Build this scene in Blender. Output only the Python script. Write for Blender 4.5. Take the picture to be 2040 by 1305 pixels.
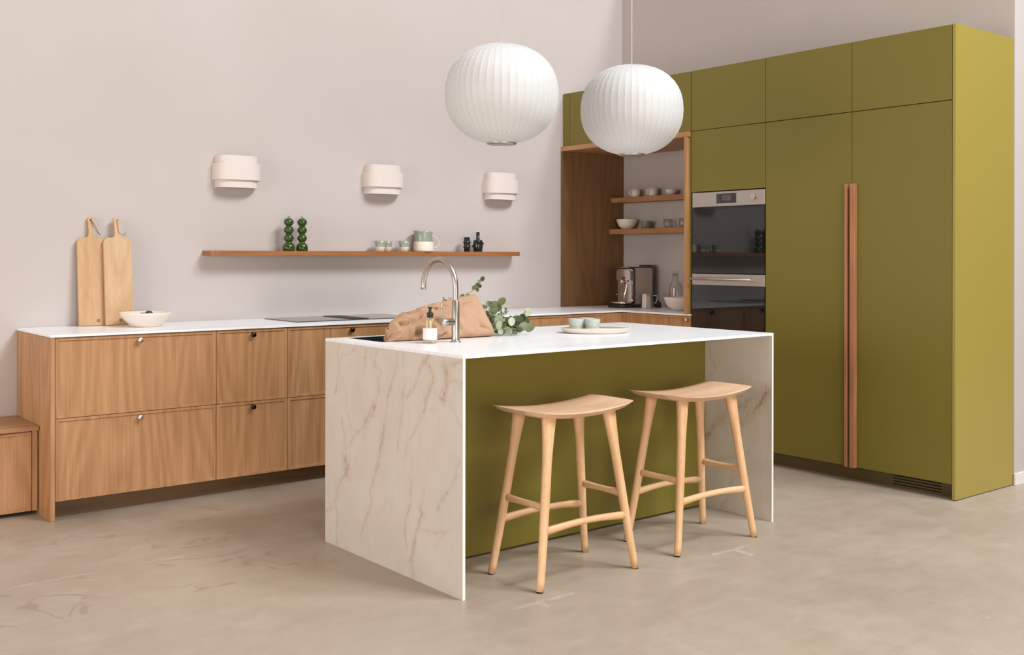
import bpy, bmesh, math, random
import numpy as np
from mathutils import Vector, noise as mnoise
random.seed(7)
PI = math.pi
scn = bpy.context.scene
for o in list(bpy.data.objects): bpy.data.objects.remove(o)

def lin(r, g, b):
    f = lambda c: (c/255/12.92) if c <= 10 else ((c/255+.055)/1.055)**2.4
    return (f(r), f(g), f(b), 1)

# ------------------------------------------------------------------ camera
cam = bpy.data.objects.new('camera', bpy.data.cameras.new('camera'))
scn.collection.objects.link(cam)
from mathutils import Matrix
cam.matrix_world = (Matrix.Translation((0, 0, 1.29)) @ Matrix.Rotation(-.6735, 4, 'Z')
                    @ Matrix.Rotation(PI/2, 4, 'X') @ Matrix.Rotation(.0013, 4, 'Z'))
cam.data.sensor_width = 36
cam.data.lens = 2090.86/2040*36
cam.data.shift_y = (509.2-652.5)/2040
cam.data.clip_start = .05
scn.camera = cam
# ------------------------------------------------------------------ world, lights, exposure
scn.view_settings.view_transform = 'Standard'
scn.view_settings.look = 'None'
scn.view_settings.gamma = 1
scn.view_settings.use_curve_mapping = False
scn.view_settings.exposure = 0.0
world = bpy.data.worlds.new('studio_daylight'); scn.world = world
world.use_nodes = True
bg = world.node_tree.nodes['Background']
bg.inputs[0].default_value = (1.0, .93, .85, 1)
bg.inputs[1].default_value = .07

def area(name, loc, target, size, power, color, size_y=None):
    l = bpy.data.lights.new(name, 'AREA'); l.energy = power; l.color = color
    l.shape = 'RECTANGLE' if size_y else 'SQUARE'
    l.size = size
    if size_y: l.size_y = size_y
    o = bpy.data.objects.new(name, l); scn.collection.objects.link(o)
    o.location = loc
    o.rotation_euler = (Vector(target)-Vector(loc)).to_track_quat('-Z', 'Y').to_euler()
    return o
area('skylight_key', (7.5, -2.0, 9.0), (3.4, 4.6, .8), 1.7, 470, (.90, .965, 1.0))
area('skylight_front', (5.0, -2.2, 7.4), (3.8, 4.6, .8), 2.0, 470, (.92, .97, 1.0))
area('fill_behind_camera', (.7, -4.2, 1.2), (3.6, 6, .4), 4.4, 285, (1, .90, .80), 2.2)  # added frontal fill lamp, stands for no known source
area('fill_overhead', (3., 1.2, 5.5), (3, 1.21, 0), 5.0, 105, (1, .95, .90), 3)  # unseen fill lamp added above to lift the horizontal tops
area('fill_left', (-4.2, 3., 1.6), (6, 4., 1.2), 4.0, 215, (1, .93, .86), 2.4)  # invented soft fill that brightens the faces turned to the left
# ------------------------------------------------------------------ materials
def mat(name, color=(.8, .8, .8, 1), rough=.5, metal=0, **kw):
    m = bpy.data.materials.new(name); m.use_nodes = True
    b = m.node_tree.nodes['Principled BSDF']
    b.inputs['Base Color'].default_value = color
    b.inputs['Roughness'].default_value = rough
    b.inputs['Metallic'].default_value = metal
    for k, v in kw.items(): b.inputs[k.replace('_', ' ')].default_value = v
    return m

class N:
    """small node helper"""
    def __init__(s, m): s.t = m.node_tree; s.b = s.t.nodes['Principled BSDF']
    def n(s, typ, **kw):
        x = s.t.nodes.new(typ)
        for k, v in kw.items(): setattr(x, k, v)
        return x
    def l(s, a, b): s.t.links.new(a, b)
    def set(s, inp, v):
        if hasattr(v, 'is_output') or isinstance(v, bpy.types.NodeSocket): s.l(v, inp)
        else: inp.default_value = v
    def math(s, op, a, b=0., c=0., clamp=False):
        x = s.n('ShaderNodeMath', operation=op); x.use_clamp = clamp
        s.set(x.inputs[0], a); s.set(x.inputs[1], b); s.set(x.inputs[2], c); return x.outputs[0]
    def vmath(s, op, a, b=(0, 0, 0)):
        x = s.n('ShaderNodeVectorMath', operation=op)
        s.set(x.inputs[0], a); s.set(x.inputs[1], b); return x.outputs[0]
    def noise(s, vec, scale, detail=2, rough=.5, dist=0.):
        x = s.n('ShaderNodeTexNoise'); s.l(vec, x.inputs['Vector'])
        x.inputs['Scale'].default_value = scale; x.inputs['Detail'].default_value = detail
        x.inputs['Roughness'].default_value = rough; x.inputs['Distortion'].default_value = dist
        return x.outputs['Fac']
    def ramp(s, fac, stops):
        x = s.n('ShaderNodeValToRGB'); s.l(fac, x.inputs[0]); e = x.color_ramp.elements
        while len(e) < len(stops): e.new(.5)
        for i, (p, c) in enumerate(stops): e[i].position = p; e[i].color = c
        return x.outputs[0]
    def mix(s, fac, a, b, blend='MIX'):
        x = s.n('ShaderNodeMix', data_type='RGBA', blend_type=blend)
        s.set(x.inputs[0], fac); s.set(x.inputs[6], a); s.set(x.inputs[7], b); return x.outputs[2]
    def obj(s, rnd=True):
        tc = s.n('ShaderNodeTexCoord').outputs['Object']
        if not rnd: return tc
        oi = s.n('ShaderNodeObjectInfo').outputs['Random']
        cx = s.n('ShaderNodeCombineXYZ')
        for i, k in enumerate((13., 7., 31.)): s.l(s.math('MULTIPLY', oi, k), cx.inputs[i])
        return s.vmath('ADD', tc, cx.outputs[0])
    def bump(s, h, strength=.2, dist=.002):
        x = s.n('ShaderNodeBump'); s.l(h, x.inputs['Height'])
        x.inputs['Strength'].default_value = strength; x.inputs['Distance'].default_value = dist
        s.l(x.outputs[0], s.b.inputs['Normal'])

def wood(name, light, dark, axis=2, rough=.5, ring=1.0, contrast=1.0, freq=1.0):
    m = mat(name, light, rough); k = N(m)
    v = k.obj()
    sc = [1., 1., 1.]; sc[axis] = .13
    a = k.vmath('MULTIPLY', v, tuple(sc))
    n1 = k.noise(a, 3.2*freq, 1.5, .45)
    r = k.math('SINE', k.math('MULTIPLY', n1, 95.*ring))
    r = k.math('MULTIPLY_ADD', r, .5, .5)
    sc[axis] = .018
    f = k.noise(k.vmath('MULTIPLY', v, tuple(sc)), 230., 3, .6)
    g = k.noise(k.vmath('MULTIPLY', v, tuple(sc)), 34., 2, .6)
    fac = k.math('ADD', k.math('MULTIPLY', r, .20*contrast), k.math('MULTIPLY', f, .85*contrast))
    fac = k.math('ADD', fac, k.math('MULTIPLY', g, .5*contrast))
    fac = k.math('ADD', fac, .5-.775*contrast, clamp=True)
    c = k.ramp(fac, [(.15, light), (.85, dark)])
    k.l(c, k.b.inputs['Base Color'])
    k.bump(f, .12, .0006)
    return m

OAK_L, OAK_D = lin(196, 149, 105), lin(152, 106, 67)
wood_v = wood('stained_oak_upright', OAK_L, OAK_D, 2)
wood_x = wood('stained_oak_lengthwise', OAK_L, OAK_D, 0)
wood_y = wood('stained_oak_crosswise', OAK_L, OAK_D, 1)
wood_sh = wood('shelf_oak', lin(170, 112, 62), lin(134, 80, 38), 0, .45)
wood_hand = wood('handle_oak', lin(186, 132, 92), lin(150, 98, 64), 2, .5)
wood_dark_y = wood('shelf_oak_crosswise', lin(182, 132, 90), lin(146, 98, 60), 1, .5)
stool_z = wood('pale_oak_upright', lin(236, 196, 152), lin(204, 158, 114), 2, .45, .5, 1.1)
stool_x = wood('pale_oak_lengthwise', lin(236, 196, 152), lin(204, 158, 114), 0, .45, .5, 1.1)
stool_y = wood('pale_oak_crosswise', lin(236, 196, 152), lin(204, 158, 114), 1, .45, .5, 1.1)
seat_x = wood('pale_oak_seat', lin(240, 202, 170), lin(202, 158, 126), 0, .42, 1.0, 1.1)
board_z = wood('cutting_board_oak', lin(204, 165, 124), lin(176, 136, 96), 2, .55, .6, .9)
board_z2 = wood('cutting_board_light_oak', lin(212, 176, 136), lin(184, 146, 106), 2, .55, 1.0, 1.0)
niche_v = wood('niche_shaded_oak_upright', lin(126, 92, 58), lin(98, 67, 38), 2)  # same oak as the cabinets, niche shade worked into a darker tone
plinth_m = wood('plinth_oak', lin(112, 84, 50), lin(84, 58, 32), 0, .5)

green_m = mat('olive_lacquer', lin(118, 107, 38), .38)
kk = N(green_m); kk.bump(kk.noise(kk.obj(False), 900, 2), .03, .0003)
green_lit_m = mat('olive_lacquer_lit', lin(160, 142, 68), .36)  # same paint as the doors, lightened to carry the light on the end panel
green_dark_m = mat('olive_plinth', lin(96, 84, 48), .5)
dark_gap = mat('dark_carcass', lin(40, 32, 26), .8)
plaster_sconce = mat('white_plaster', lin(216, 204, 198), .8)
white_paint = mat('white_paint', lin(226, 220, 216), .5)
steel = mat('brushed_steel', lin(190, 182, 174), .36, 1)
steel_soft = mat('satin_steel_front', lin(186, 178, 172), .42, .8)
chrome = mat('polished_chrome', lin(225, 218, 212), .10, 1)
silver = mat('silver_knob', lin(205, 196, 188), .42, 1)
bronze = mat('dark_bronze_knob', lin(70, 52, 38), .3, 1)
copper = mat('copper_knob', lin(226, 176, 136), .45, 1)
black_glass = mat('black_glass', (.006, .006, .007, 1), .03, 0, Specular_IOR_Level=.9)
black_plastic = mat('black_plastic', (.012, .012, .013, 1), .35)
black_ceramic = mat('black_glazed_ceramic', (.012, .015, .016, 1), .15)
screen_m = mat('display_screen', lin(96, 78, 84), .2)
green_gloss = mat('glossy_green_lacquer', lin(44, 68, 16), .10, 0, Coat_Weight=.6, Coat_Roughness=.03)
white_cer = mat('white_ceramic', lin(228, 216, 204), .45)
cream_cer = mat('cream_ceramic', lin(228, 216, 204), .5)
sage = mat('sage_glaze', lin(146, 154, 138), .22)
tray_sage = mat('pale_sage_glaze', lin(178, 186, 178), .25)
sage_d = mat('deep_sage_glaze', lin(118, 126, 110), .3)
sink_m = mat('black_composite_sink', (.013, .013, .015, 1), .45)
plum_m = mat('dark_purple_fruit', lin(66, 46, 52), .4)
cord_m = mat('leather_cord', lin(120, 80, 76), .7)
emb_m = mat('burnt_wood_mark', lin(128, 84, 52), .7)
rubber = mat('dark_rubber', (.02, .018, .016, 1), .7)
shade_m = mat('pendant_shade', lin(218, 219, 220), .45)
label_m = mat('paper_label', lin(232, 226, 222), .6)
label_ink = mat('faint_label_print', lin(196, 190, 186), .6)
hob_m = mat('hob_glass', (.03, .03, .032, 1), .12, 0, Specular_IOR_Level=.8)
hob_vent_m = mat('hob_vent', (.006, .006, .006, 1), .5)
red_m = mat('dark_red_button', lin(110, 30, 36), .3)

# pendant: slightly translucent
def translucent(m, amt, col):
    t = m.node_tree; out = t.nodes['Material Output']; b = t.nodes['Principled BSDF']
    tr = t.nodes.new('ShaderNodeBsdfTranslucent'); tr.inputs[0].default_value = col
    mx = t.nodes.new('ShaderNodeMixShader'); mx.inputs[0].default_value = amt
    t.links.new(b.outputs[0], mx.inputs[1]); t.links.new(tr.outputs[0], mx.inputs[2]); t.links.new(mx.outputs[0], out.inputs[0])
translucent(shade_m, .22, lin(252, 250, 248))
rib_m = mat('pendant_rib', lin(208, 203, 199), .7)

def glass(name, col=(1, 1, 1, 1), rough=0., ior=1.45):
    return mat(name, col, rough, 0, Transmission_Weight=1., IOR=ior)
def thin_glass(name, col, refl=.9, edge=1.45):
    m = mat(name); t = m.node_tree; out = t.nodes['Material Output']
    tr = t.nodes.new('ShaderNodeBsdfTransparent'); tr.inputs[0].default_value = col
    gl = t.nodes.new('ShaderNodeBsdfGlossy'); gl.inputs['Roughness'].default_value = .03; gl.inputs[0].default_value = (refl, refl, refl, 1)
    lw = t.nodes.new('ShaderNodeLayerWeight'); lw.inputs[0].default_value = .3
    fr = t.nodes.new('ShaderNodeMath'); fr.operation = 'MULTIPLY_ADD'; fr.inputs[1].default_value = .38; fr.inputs[2].default_value = .03
    t.links.new(lw.outputs['Facing'], fr.inputs[0])
    mx = t.nodes.new('ShaderNodeMixShader')
    t.links.new(fr.outputs[0], mx.inputs[0]); t.links.new(tr.outputs[0], mx.inputs[1]); t.links.new(gl.outputs[0], mx.inputs[2]); t.links.new(mx.outputs[0], out.inputs[0])
    return m
clear_glass = thin_glass('clear_glass', (.93, .93, .92, 1))
amber_glass = thin_glass('pale_amber_soap', lin(253, 248, 233), .9, 1.5)

# paper bag
bag_m = mat('brown_kraft_paper', lin(184, 146, 116), .7); kk = N(bag_m)
c = kk.ramp(kk.noise(kk.obj(False), 300, 3), [(.3, lin(178, 140, 110)), (.7, lin(186, 149, 120))]); kk.l(c, kk.b.inputs['Base Color'])
# leaves
leaf_m = mat('eucalyptus_leaf', lin(120, 130, 92), .5); kk = N(leaf_m)
oi = kk.n('ShaderNodeObjectInfo').outputs['Random']
c = kk.ramp(oi, [(0., lin(52, 58, 36)), (.3, lin(84, 92, 58)), (.55, lin(122, 130, 96)), (.78, lin(164, 172, 146)), (1., lin(200, 206, 186))])
kk.l(c, kk.b.inputs['Base Color']); translucent(leaf_m, .15, lin(150, 170, 100))
stem_m = mat('eucalyptus_stem', lin(148, 146, 96), .6)

# walls
wall_m = mat('painted_plaster', lin(188, 178, 174), .85); kk = N(wall_m)
v = kk.obj(False)
c = kk.ramp(kk.noise(v, 1.3, 4, .55), [(.3, lin(186, 177, 172)), (.7, lin(192, 182, 179))]); kk.l(c, kk.b.inputs['Base Color'])
kk.bump(kk.noise(v, 40, 4, .6), .05, .002)

# floor
floor_m = mat('polished_concrete', lin(190, 174, 155), .5); k = N(floor_m)
v = k.obj(False)
n1 = k.noise(v, 1.1, 6, .6, .4); n2 = k.noise(v, 5.5, 6, .62, .6); n3 = k.noise(v, 60, 4, .7)
fac = k.math('ADD', k.math('MULTIPLY', n1, .55), k.math('MULTIPLY', n2, .35))
fac = k.math('ADD', fac, k.math('MULTIPLY_ADD', n3, .26, -.08))
mpf = k.n('ShaderNodeMapping'); mpf.inputs['Rotation'].default_value = (0, 0, .25); mpf.inputs['Scale'].default_value = (.22, 1, 1); k.l(v, mpf.inputs[0])
fac = k.math('ADD', fac, k.math('MULTIPLY_ADD', k.noise(mpf.outputs[0], 16, 5, .65), .3, -.15))
c = k.ramp(fac, [(.30, lin(163, 148, 132)), (.5, lin(173, 158, 142)), (.70, lin(183, 170, 157))])
# yellowish patches
c = k.mix(k.math('MULTIPLY', k.ramp(k.noise(v, .8, 3, .5), [(.52, (0, 0, 0, 1)), (.66, (1, 1, 1, 1))]), .28), c, lin(180, 164, 136))
sep = k.n('ShaderNodeSeparateXYZ'); k.l(k.vmath('ADD', v, (0, 0, 0)), sep.inputs[0]); sx, sy = sep.outputs[0], sep.outputs[1]
def boxmask(x0, x1, y0, y1):
    a = k.math('COMPARE', sx, (x0+x1)/2, (x1-x0)/2); b = k.math('COMPARE', sy, (y0+y1)/2, (y1-y0)/2)
    return k.math('MULTIPLY', a, b)
wear = k.ramp(k.noise(v, 14, 4, .7), [(.40, (0, 0, 0, 1)), (.6, (1, 1, 1, 1))])
joint = k.math('MULTIPLY', boxmask(-4, 2.42, 4.381, 4.403), wear)
tape = boxmask(2.39, 2.69, 2.975, 2.999)
for bx in [(2.50, 2.55, 2.93, 2.98), (3.50, 3.76, 2.985, 3.011), (3.62, 3.655, 2.89, 2.985)]:
    tape = k.math('MAXIMUM', tape, boxmask(*bx))
tape = k.math('MULTIPLY', tape, wear)
c = k.mix(k.math('MULTIPLY', k.math('MAXIMUM', k.math('MULTIPLY', joint, .45), tape), .42), c, lin(224, 212, 202))
# dried water outlines (left of the island) and fine scratches
n4 = k.noise(v, 2.6, 2, .5, 1.2)
ln = k.math('LESS_THAN', k.math('ABSOLUTE', k.math('SUBTRACT', n4, .5)), .012)
reg = k.math('MULTIPLY', boxmask(.8, 2.2, 3.9, 5.3), k.ramp(k.noise(v, 3.2, 2), [(.45, (0, 0, 0, 1)), (.55, (1, 1, 1, 1))]))
c = k.mix(k.math('MULTIPLY', k.math('MULTIPLY', ln, reg), .42), c, lin(140, 122, 104))
for sc_, rot in ((9, .6), (11, -.9), (7, 2.1)):
    mp = k.n('ShaderNodeMapping'); mp.inputs['Rotation'].default_value = (0, 0, rot); mp.inputs['Scale'].default_value = (.12, 1, 1)
    k.l(v, mp.inputs[0])
    s_ = k.math('GREATER_THAN', k.noise(mp.outputs[0], sc_*9, 1, .5), .83)
    c = k.mix(k.math('MULTIPLY', s_, .35), c, lin(232, 222, 214))
k.l(c, k.b.inputs['Base Color'])
rr = k.ramp(n2, [(.3, (.36, .36, .36, 1)), (.7, (.52, .52, .52, 1))]); k.l(rr, k.b.inputs['Roughness'])
k.bump(n3, .06, .002)

# marble worktop: faint grey streaks along the length
def marble_top(name):
    m = mat(name, lin(238, 236, 236), .30); k = N(m); v = k.obj(False)
    a = k.vmath('MULTIPLY', v, (.25, 2.2, 1.))
    n = k.noise(a, 4, 5, .6, .8)
    ridge = k.math('ABSOLUTE', k.math('SUBTRACT', n, .5))
    c = k.ramp(ridge, [(0., lin(236, 236, 239)), (.03, lin(245, 245, 248)), (.2, lin(248, 248, 251))])
    k.l(c, k.b.inputs['Base Color']); return m
top_m = marble_top('pale_stone_top')
edge_m = mat('pale_stone_edge', lin(240, 237, 234), .4)
# veined side panels: vein weights are stored per vertex on the stone
def veined(name):
    m = mat(name, lin(226, 216, 204), .38); k = N(m); v = k.obj(False)
    base = k.ramp(k.noise(v, 5, 5, .6), [(.3, lin(204, 196, 186)), (.7, lin(212, 205, 197))])
    at = k.n('ShaderNodeAttribute', attribute_name='tan_vein').outputs['Fac']
    ag = k.n('ShaderNodeAttribute', attribute_name='grey_vein').outputs['Fac']
    nz = k.ramp(k.noise(v, 45, 5, .7), [(.3, (.25, .25, .25, 1)), (.62, (1, 1, 1, 1))])
    mp = k.n('ShaderNodeMapping'); mp.inputs['Rotation'].default_value = (-.30, 0, 0); mp.inputs['Scale'].default_value = (1, 1.9, .5)
    k.l(v, mp.inputs[0])
    rg = k.math('ABSOLUTE', k.math('SUBTRACT', k.noise(mp.outputs[0], 5.5, 5, .6, .5), .5))
    rg = k.ramp(rg, [(0, (1, 1, 1, 1)), (.035, (0, 0, 0, 1))])
    base = k.mix(k.math('MULTIPLY', rg, .15), base, lin(196, 172, 148))
    c = k.mix(k.math('MULTIPLY', k.math('MULTIPLY', at, 1.15), nz), base, lin(170, 130, 92))
    c = k.mix(k.math('MULTIPLY', k.math('MULTIPLY', ag, 1.05), nz), c, lin(146, 124, 106))
    k.l(c, k.b.inputs['Base Color']); return m
vein_m = veined('veined_stone')

# ------------------------------------------------------------------ mesh builder
ORG = {}
class MB:
    def __init__(s): s.v = []; s.f = []; s.sm = []
    def add(s, vs, fs, smooth=False):
        o = len(s.v); s.v += [tuple(p) for p in vs]; s.f += [tuple(i+o for i in f) for f in fs]; s.sm += [smooth]*len(fs); return s
    def box(s, x0, x1, y0, y1, z0, z1):
        return s.add([(x0, y0, z0), (x1, y0, z0), (x1, y1, z0), (x0, y1, z0), (x0, y0, z1), (x1, y0, z1), (x1, y1, z1), (x0, y1, z1)],
                     [(0, 3, 2, 1), (4, 5, 6, 7), (0, 1, 5, 4), (1, 2, 6, 5), (2, 3, 7, 6), (3, 0, 4, 7)])
    def prism(s, pts, z0, z1, smooth=False):
        n = len(pts)
        s.add([(x, y, z0) for x, y in pts]+[(x, y, z1) for x, y in pts], [], False)
        o = len(s.v)-2*n
        s.f.append(tuple(o+i for i in range(n))[::-1]); s.sm.append(False)
        s.f.append(tuple(o+n+i for i in range(n))); s.sm.append(False)
        for i in range(n):
            j = (i+1) % n; s.f.append((o+i, o+j, o+n+j, o+n+i)); s.sm.append(smooth)
        return s
    def lathe(s, prof, c=(0, 0, 0), seg=32, axis='Z', cap0=True, cap1=True, sx=1., sy=1.):
        vs = []; n = len(prof)
        for r, z in prof:
            for i in range(seg):
                t = 2*PI*i/seg; a, b = r*math.cos(t)*sx, r*math.sin(t)*sy
                p = {'Z': (a, b, z), 'X': (z, a, b), 'Y': (b, z, a)}[axis]
                vs.append((p[0]+c[0], p[1]+c[1], p[2]+c[2]))
        fs = [(j*seg+i, j*seg+(i+1) % seg, (j+1)*seg+(i+1) % seg, (j+1)*seg+i) for j in range(n-1) for i in range(seg)]
        s.add(vs, fs, True); o = len(s.v)-n*seg
        if cap0: s.f.append(tuple(o+i for i in range(seg))[::-1]); s.sm.append(False)
        if cap1: s.f.append(tuple(o+(n-1)*seg+i for i in range(seg))); s.sm.append(False)
        return s
    def sweep(s, pts, rad, seg=12, up=(0, 0, 1), cap=True):
        """pts: points; rad: one number, or a list of numbers / (a, b) pairs; a is across, b along up"""
        P = [Vector(p) for p in pts]; n = len(P); vs = []; up = Vector(up)
        prev = None
        for i, p in enumerate(P):
            t = (P[min(i+1, n-1)]-P[max(i-1, 0)]).normalized()
            if prev is None:
                u = up if abs(t.dot(up)) < .95 else Vector((0, 1, 0))
                a = t.cross(u).normalized()
            else:
                a = (prev-t*prev.dot(t)).normalized()
            prev = a; b = a.cross(t)
            r = rad[i] if isinstance(rad, (list, tuple)) else rad
            ra, rb = r if isinstance(r, tuple) else (r, r)
            for j in range(seg):
                q = 2*PI*j/seg; vs.append(p+a*math.cos(q)*ra+b*math.sin(q)*rb)
        fs = [(j*seg+i, j*seg+(i+1) % seg, (j+1)*seg+(i+1) % seg, (j+1)*seg+i) for j in range(n-1) for i in range(seg)]
        s.add(vs, fs, True); o = len(s.v)-n*seg
        if cap:
            s.f.append(tuple(o+i for i in range(seg))[::-1]); s.sm.append(False)
            s.f.append(tuple(o+(n-1)*seg+i for i in range(seg))); s.sm.append(False)
        return s
    def build(s, name, m, parent=None, bevel=0, seg=1, sharp=None, local=False):
        me = bpy.data.meshes.new(name)
        off = ORG.get(parent.name, (0, 0, 0)) if (parent is not None and not local) else (0, 0, 0)
        me.from_pydata([(p[0]-off[0], p[1]-off[1], p[2]-off[2]) for p in s.v], [], s.f)
        me.polygons.foreach_set('use_smooth', s.sm)
        bm = bmesh.new(); bm.from_mesh(me)
        bmesh.ops.recalc_face_normals(bm, faces=bm.faces)
        if bevel:
            es = [e for e in bm.edges if len(e.link_faces) == 2 and e.calc_face_angle(0) > .6]
            bmesh.ops.bevel(bm, geom=es, offset=bevel, segments=seg, affect='EDGES', clamp_overlap=True)
        bm.to_mesh(me); bm.free()
        me.materials.append(m)
        o = bpy.data.objects.new(name, me); scn.collection.objects.link(o)
        if parent is not None:
            o.parent = parent; ORG[o.name] = off
        return o

def tag(o, label, cat, group=None):
    o['label'] = label; o['category'] = cat
    if group: o['group'] = group
    return o
def thing(name, label, cat, loc, group=None, rz=0):
    o = bpy.data.objects.new(name, None); scn.collection.objects.link(o)
    o.location = loc; o.rotation_euler = (0, 0, rz); o.empty_display_size = .05
    tag(o, label, cat, group); ORG[o.name] = tuple(loc)
    return o
def smooth(pts, k=6):
    P = [Vector(p) for p in pts]; out = []
    for i in range(len(P)-1):
        a, b, c, d = P[max(i-1, 0)], P[i], P[i+1], P[min(i+2, len(P)-1)]
        for j in range(k):
            t = j/k; out.append(.5*((2*b)+(c-a)*t+(2*a-5*b+4*c-d)*t*t+(3*b-a-3*c+d)*t**3))
    return out+[P[-1]]
def struct(o): o['kind'] = 'structure'; return o
def dup(root, loc, label):
    def cp(o, parent):
        c = o.copy(); scn.collection.objects.link(c)
        if parent is not None: c.parent = parent
        for ch in [q for q in bpy.data.objects if q.parent == o]: cp(ch, c)
        return c
    r = cp(root, None); r.location = loc; r['label'] = label
    return r

# ================================================================== setting
XT, YP, XW, YW, YC, XL, ZC = 5.268, 2.859, 5.894, 5.985, 5.340, 1.417, .902
struct(MB().box(-5, 10, -4.5, 6.2, -.1, 0).build('floor', floor_m))
struct(MB().box(-5, XW+.15, YW, YW+.15, 0, 5.6).build('wall_back', wall_m))
struct(MB().box(XW, XW+.15, YP+.09, YW, 0, 3.6).build('wall_right', wall_m))
struct(MB().box(XW, 10, 2.853, YP+.09, 0, 3.6).build('wall_front', wall_m))
struct(MB().box(-5, XW+.15, 3.45, YW+.15, 5.6, 5.7).build('ceiling', white_paint))
struct(MB().box(XW-.006, 10, 2.841, 2.853, 0, .068).build('baseboard_front', white_paint, bevel=.002))

# ================================================================== back run of wooden cabinets
def front(name, m, parent, axis, a0, a1, z0, z1, f, t=.018, w=.013, d=.006):
    """shaker-thin slab with a raised rim; axis 'X': faces -Y at y=f ; axis 'Y': faces -X at x=f"""
    b = MB()
    r = [(a0, z0), (a1, z0), (a1, z1), (a0, z1)]
    i = [(a0+w, z0+w), (a1-w, z0+w), (a1-w, z1-w), (a0+w, z1-w)]
    i2 = [(a0+w+.0025, z0+w+.0025), (a1-w-.0025, z0+w+.0025), (a1-w-.0025, z1-w-.0025), (a0+w+.0025, z1-w-.0025)]
    vs = [(a, 0, z) for a, z in r]+[(a, 0, z) for a, z in i]+[(a, d, z) for a, z in i2]+[(a, t, z) for a, z in r]
    fs = [(0, 1, 5, 4), (1, 2, 6, 5), (2, 3, 7, 6), (3, 0, 4, 7), (4, 5, 9, 8), (5, 6, 10, 9), (6, 7, 11, 10), (7, 4, 8, 11), (8, 9, 10, 11),
          (12, 15, 14, 13), (0, 12, 13, 1), (1, 13, 14, 2), (2, 14, 15, 3), (3, 15, 12, 0)]
    vs = [(a, f+q, z) if axis == 'X' else (f+q, a, z) for a, q, z in vs]
    return b.add(vs, fs).build(name, m, parent)

def knob(parent, m, axis, a, z, f):
    prof = [(.007, 0), (.007, .012), (.0135, .014), (.0145, .017), (.0145, .024), (.0125, .0265), (0.0005, .027)]
    prof = [(r, -q+.007) for r, q in prof]
    return MB().lathe(prof, (a, f, z) if axis == 'X' else (f, a, z), 20, 'Y' if axis == 'X' else 'X').build('knob', m, parent)

DF = 5.350
def base_unit(x0, x1, km, label):
    t = thing('base_cabinet', label, 'cabinet', ((x0+x1)/2, DF+.3, 0), 'oak base cabinets along the wall')
    MB().box(x0+.001, x1-.001, DF+.02, YW-.003, .092, .884).build('carcass', wood_v, t)
    for z0, z1 in ((.094, .4935), (.4965, .886)):
        f = front('drawer', wood_v, t, 'X', x0+.0015, x1-.0015, z0, z1, DF)
        if km: knob(f, km, 'X', (x0+x1)/2, z1-.028, DF)
    return t
tag(MB().box(1.419, 1.4385, 5.343, YW-.003, 0, .888).build('end_panel', wood_v, bevel=.0008), 'oak end panel closing the left end of the base cabinets', 'panel')
base_unit(1.441, 2.2555, silver, 'wide oak drawer cabinet with silver knobs beside the left end panel')
base_unit(2.2555, 2.670, bronze, 'narrow oak drawer cabinet with dark knobs left of the hob')
base_unit(2.670, 3.482, bronze, 'wide oak drawer cabinet directly below the hob')
base_unit(3.482, 3.890, bronze, 'oak cabinet half hidden behind the paper bag on the island')
base_unit(3.890, 4.701, bronze, 'oak cabinet seen between the eucalyptus and the green cups')
base_unit(4.701, 5.104, None, 'oak cabinet behind the green cups, nearest the corner on the long wall')
t = thing('corner_filler', 'plain oak filler pieces in the inner corner of the base cabinets', 'panel', (5.25, 5.36, 0))
MB().box(5.106, 5.286, DF, DF+.018, .094, .886).build('filler_panel', wood_v, t)
MB().box(5.268, 5.286, 5.306, 5.349, .094, .886).build('filler_panel', wood_v, t)
t = thing('base_cabinet', 'oak corner cabinet under the coffee niche with a copper knob', 'cabinet', (5.58, 5.0, 0), 'oak base cabinets along the wall')
MB().box(5.288, XW-.003, 4.700, 5.345, .092, .884).build('carcass', wood_v, t)
f = front('door', wood_v, t, 'Y', 4.702, 5.303, .094, .886, XT)
knob(f, copper, 'Y', 4.735, .862, XT)
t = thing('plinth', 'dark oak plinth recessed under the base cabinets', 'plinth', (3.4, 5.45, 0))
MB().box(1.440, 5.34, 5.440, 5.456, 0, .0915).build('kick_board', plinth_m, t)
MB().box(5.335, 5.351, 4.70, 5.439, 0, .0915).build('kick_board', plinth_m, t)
# worktop
tag(MB().prism([(XL, YW-.002), (XL, YC), (5.262, YC), (5.262, 4.6995), (XW-.002, 4.6995), (XW-.002, YW-.002)], .890, ZC).build('worktop', top_m, bevel=.001),
    'thin L-shaped pale stone worktop on the oak base cabinets', 'worktop')
# bench
t = thing('low_cabinet', 'low oak bench cabinet standing left of the base cabinets', 'cabinet', (.9, 5.76, 0))
MB().box(.30, 1.4155, 5.538, YW-.003, .4195, .4405).build('top', wood_x, t, bevel=.001)
MB().box(.32, 1.382, 5.572, YW-.004, .02, .4185).build('carcass', wood_v, t)
front('door', wood_v, t, 'X', .32, 1.384, .022, .412, 5.553)
MB().box(1.388, 1.4135, 5.556, YW-.004, .02, .4185).build('side_panel', wood_v, t)
MB().box(.36, 1.38, 5.60, YW-.006, 0, .0195).build('foot_rail', dark_gap, t)

# hob
t = thing('induction_hob', 'black glass induction hob with centre vent set on the worktop', 'hob', (3.22, 5.7, ZC))
MB().box(2.805, 3.655, 5.50, 5.93, ZC, ZC+.005).build('glass_top', hob_m, t, bevel=.0015)
MB().box(3.19, 3.30, 5.53, 5.90, ZC+.0052, ZC+.0075).build('vent_grille', hob_vent_m, t)

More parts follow.
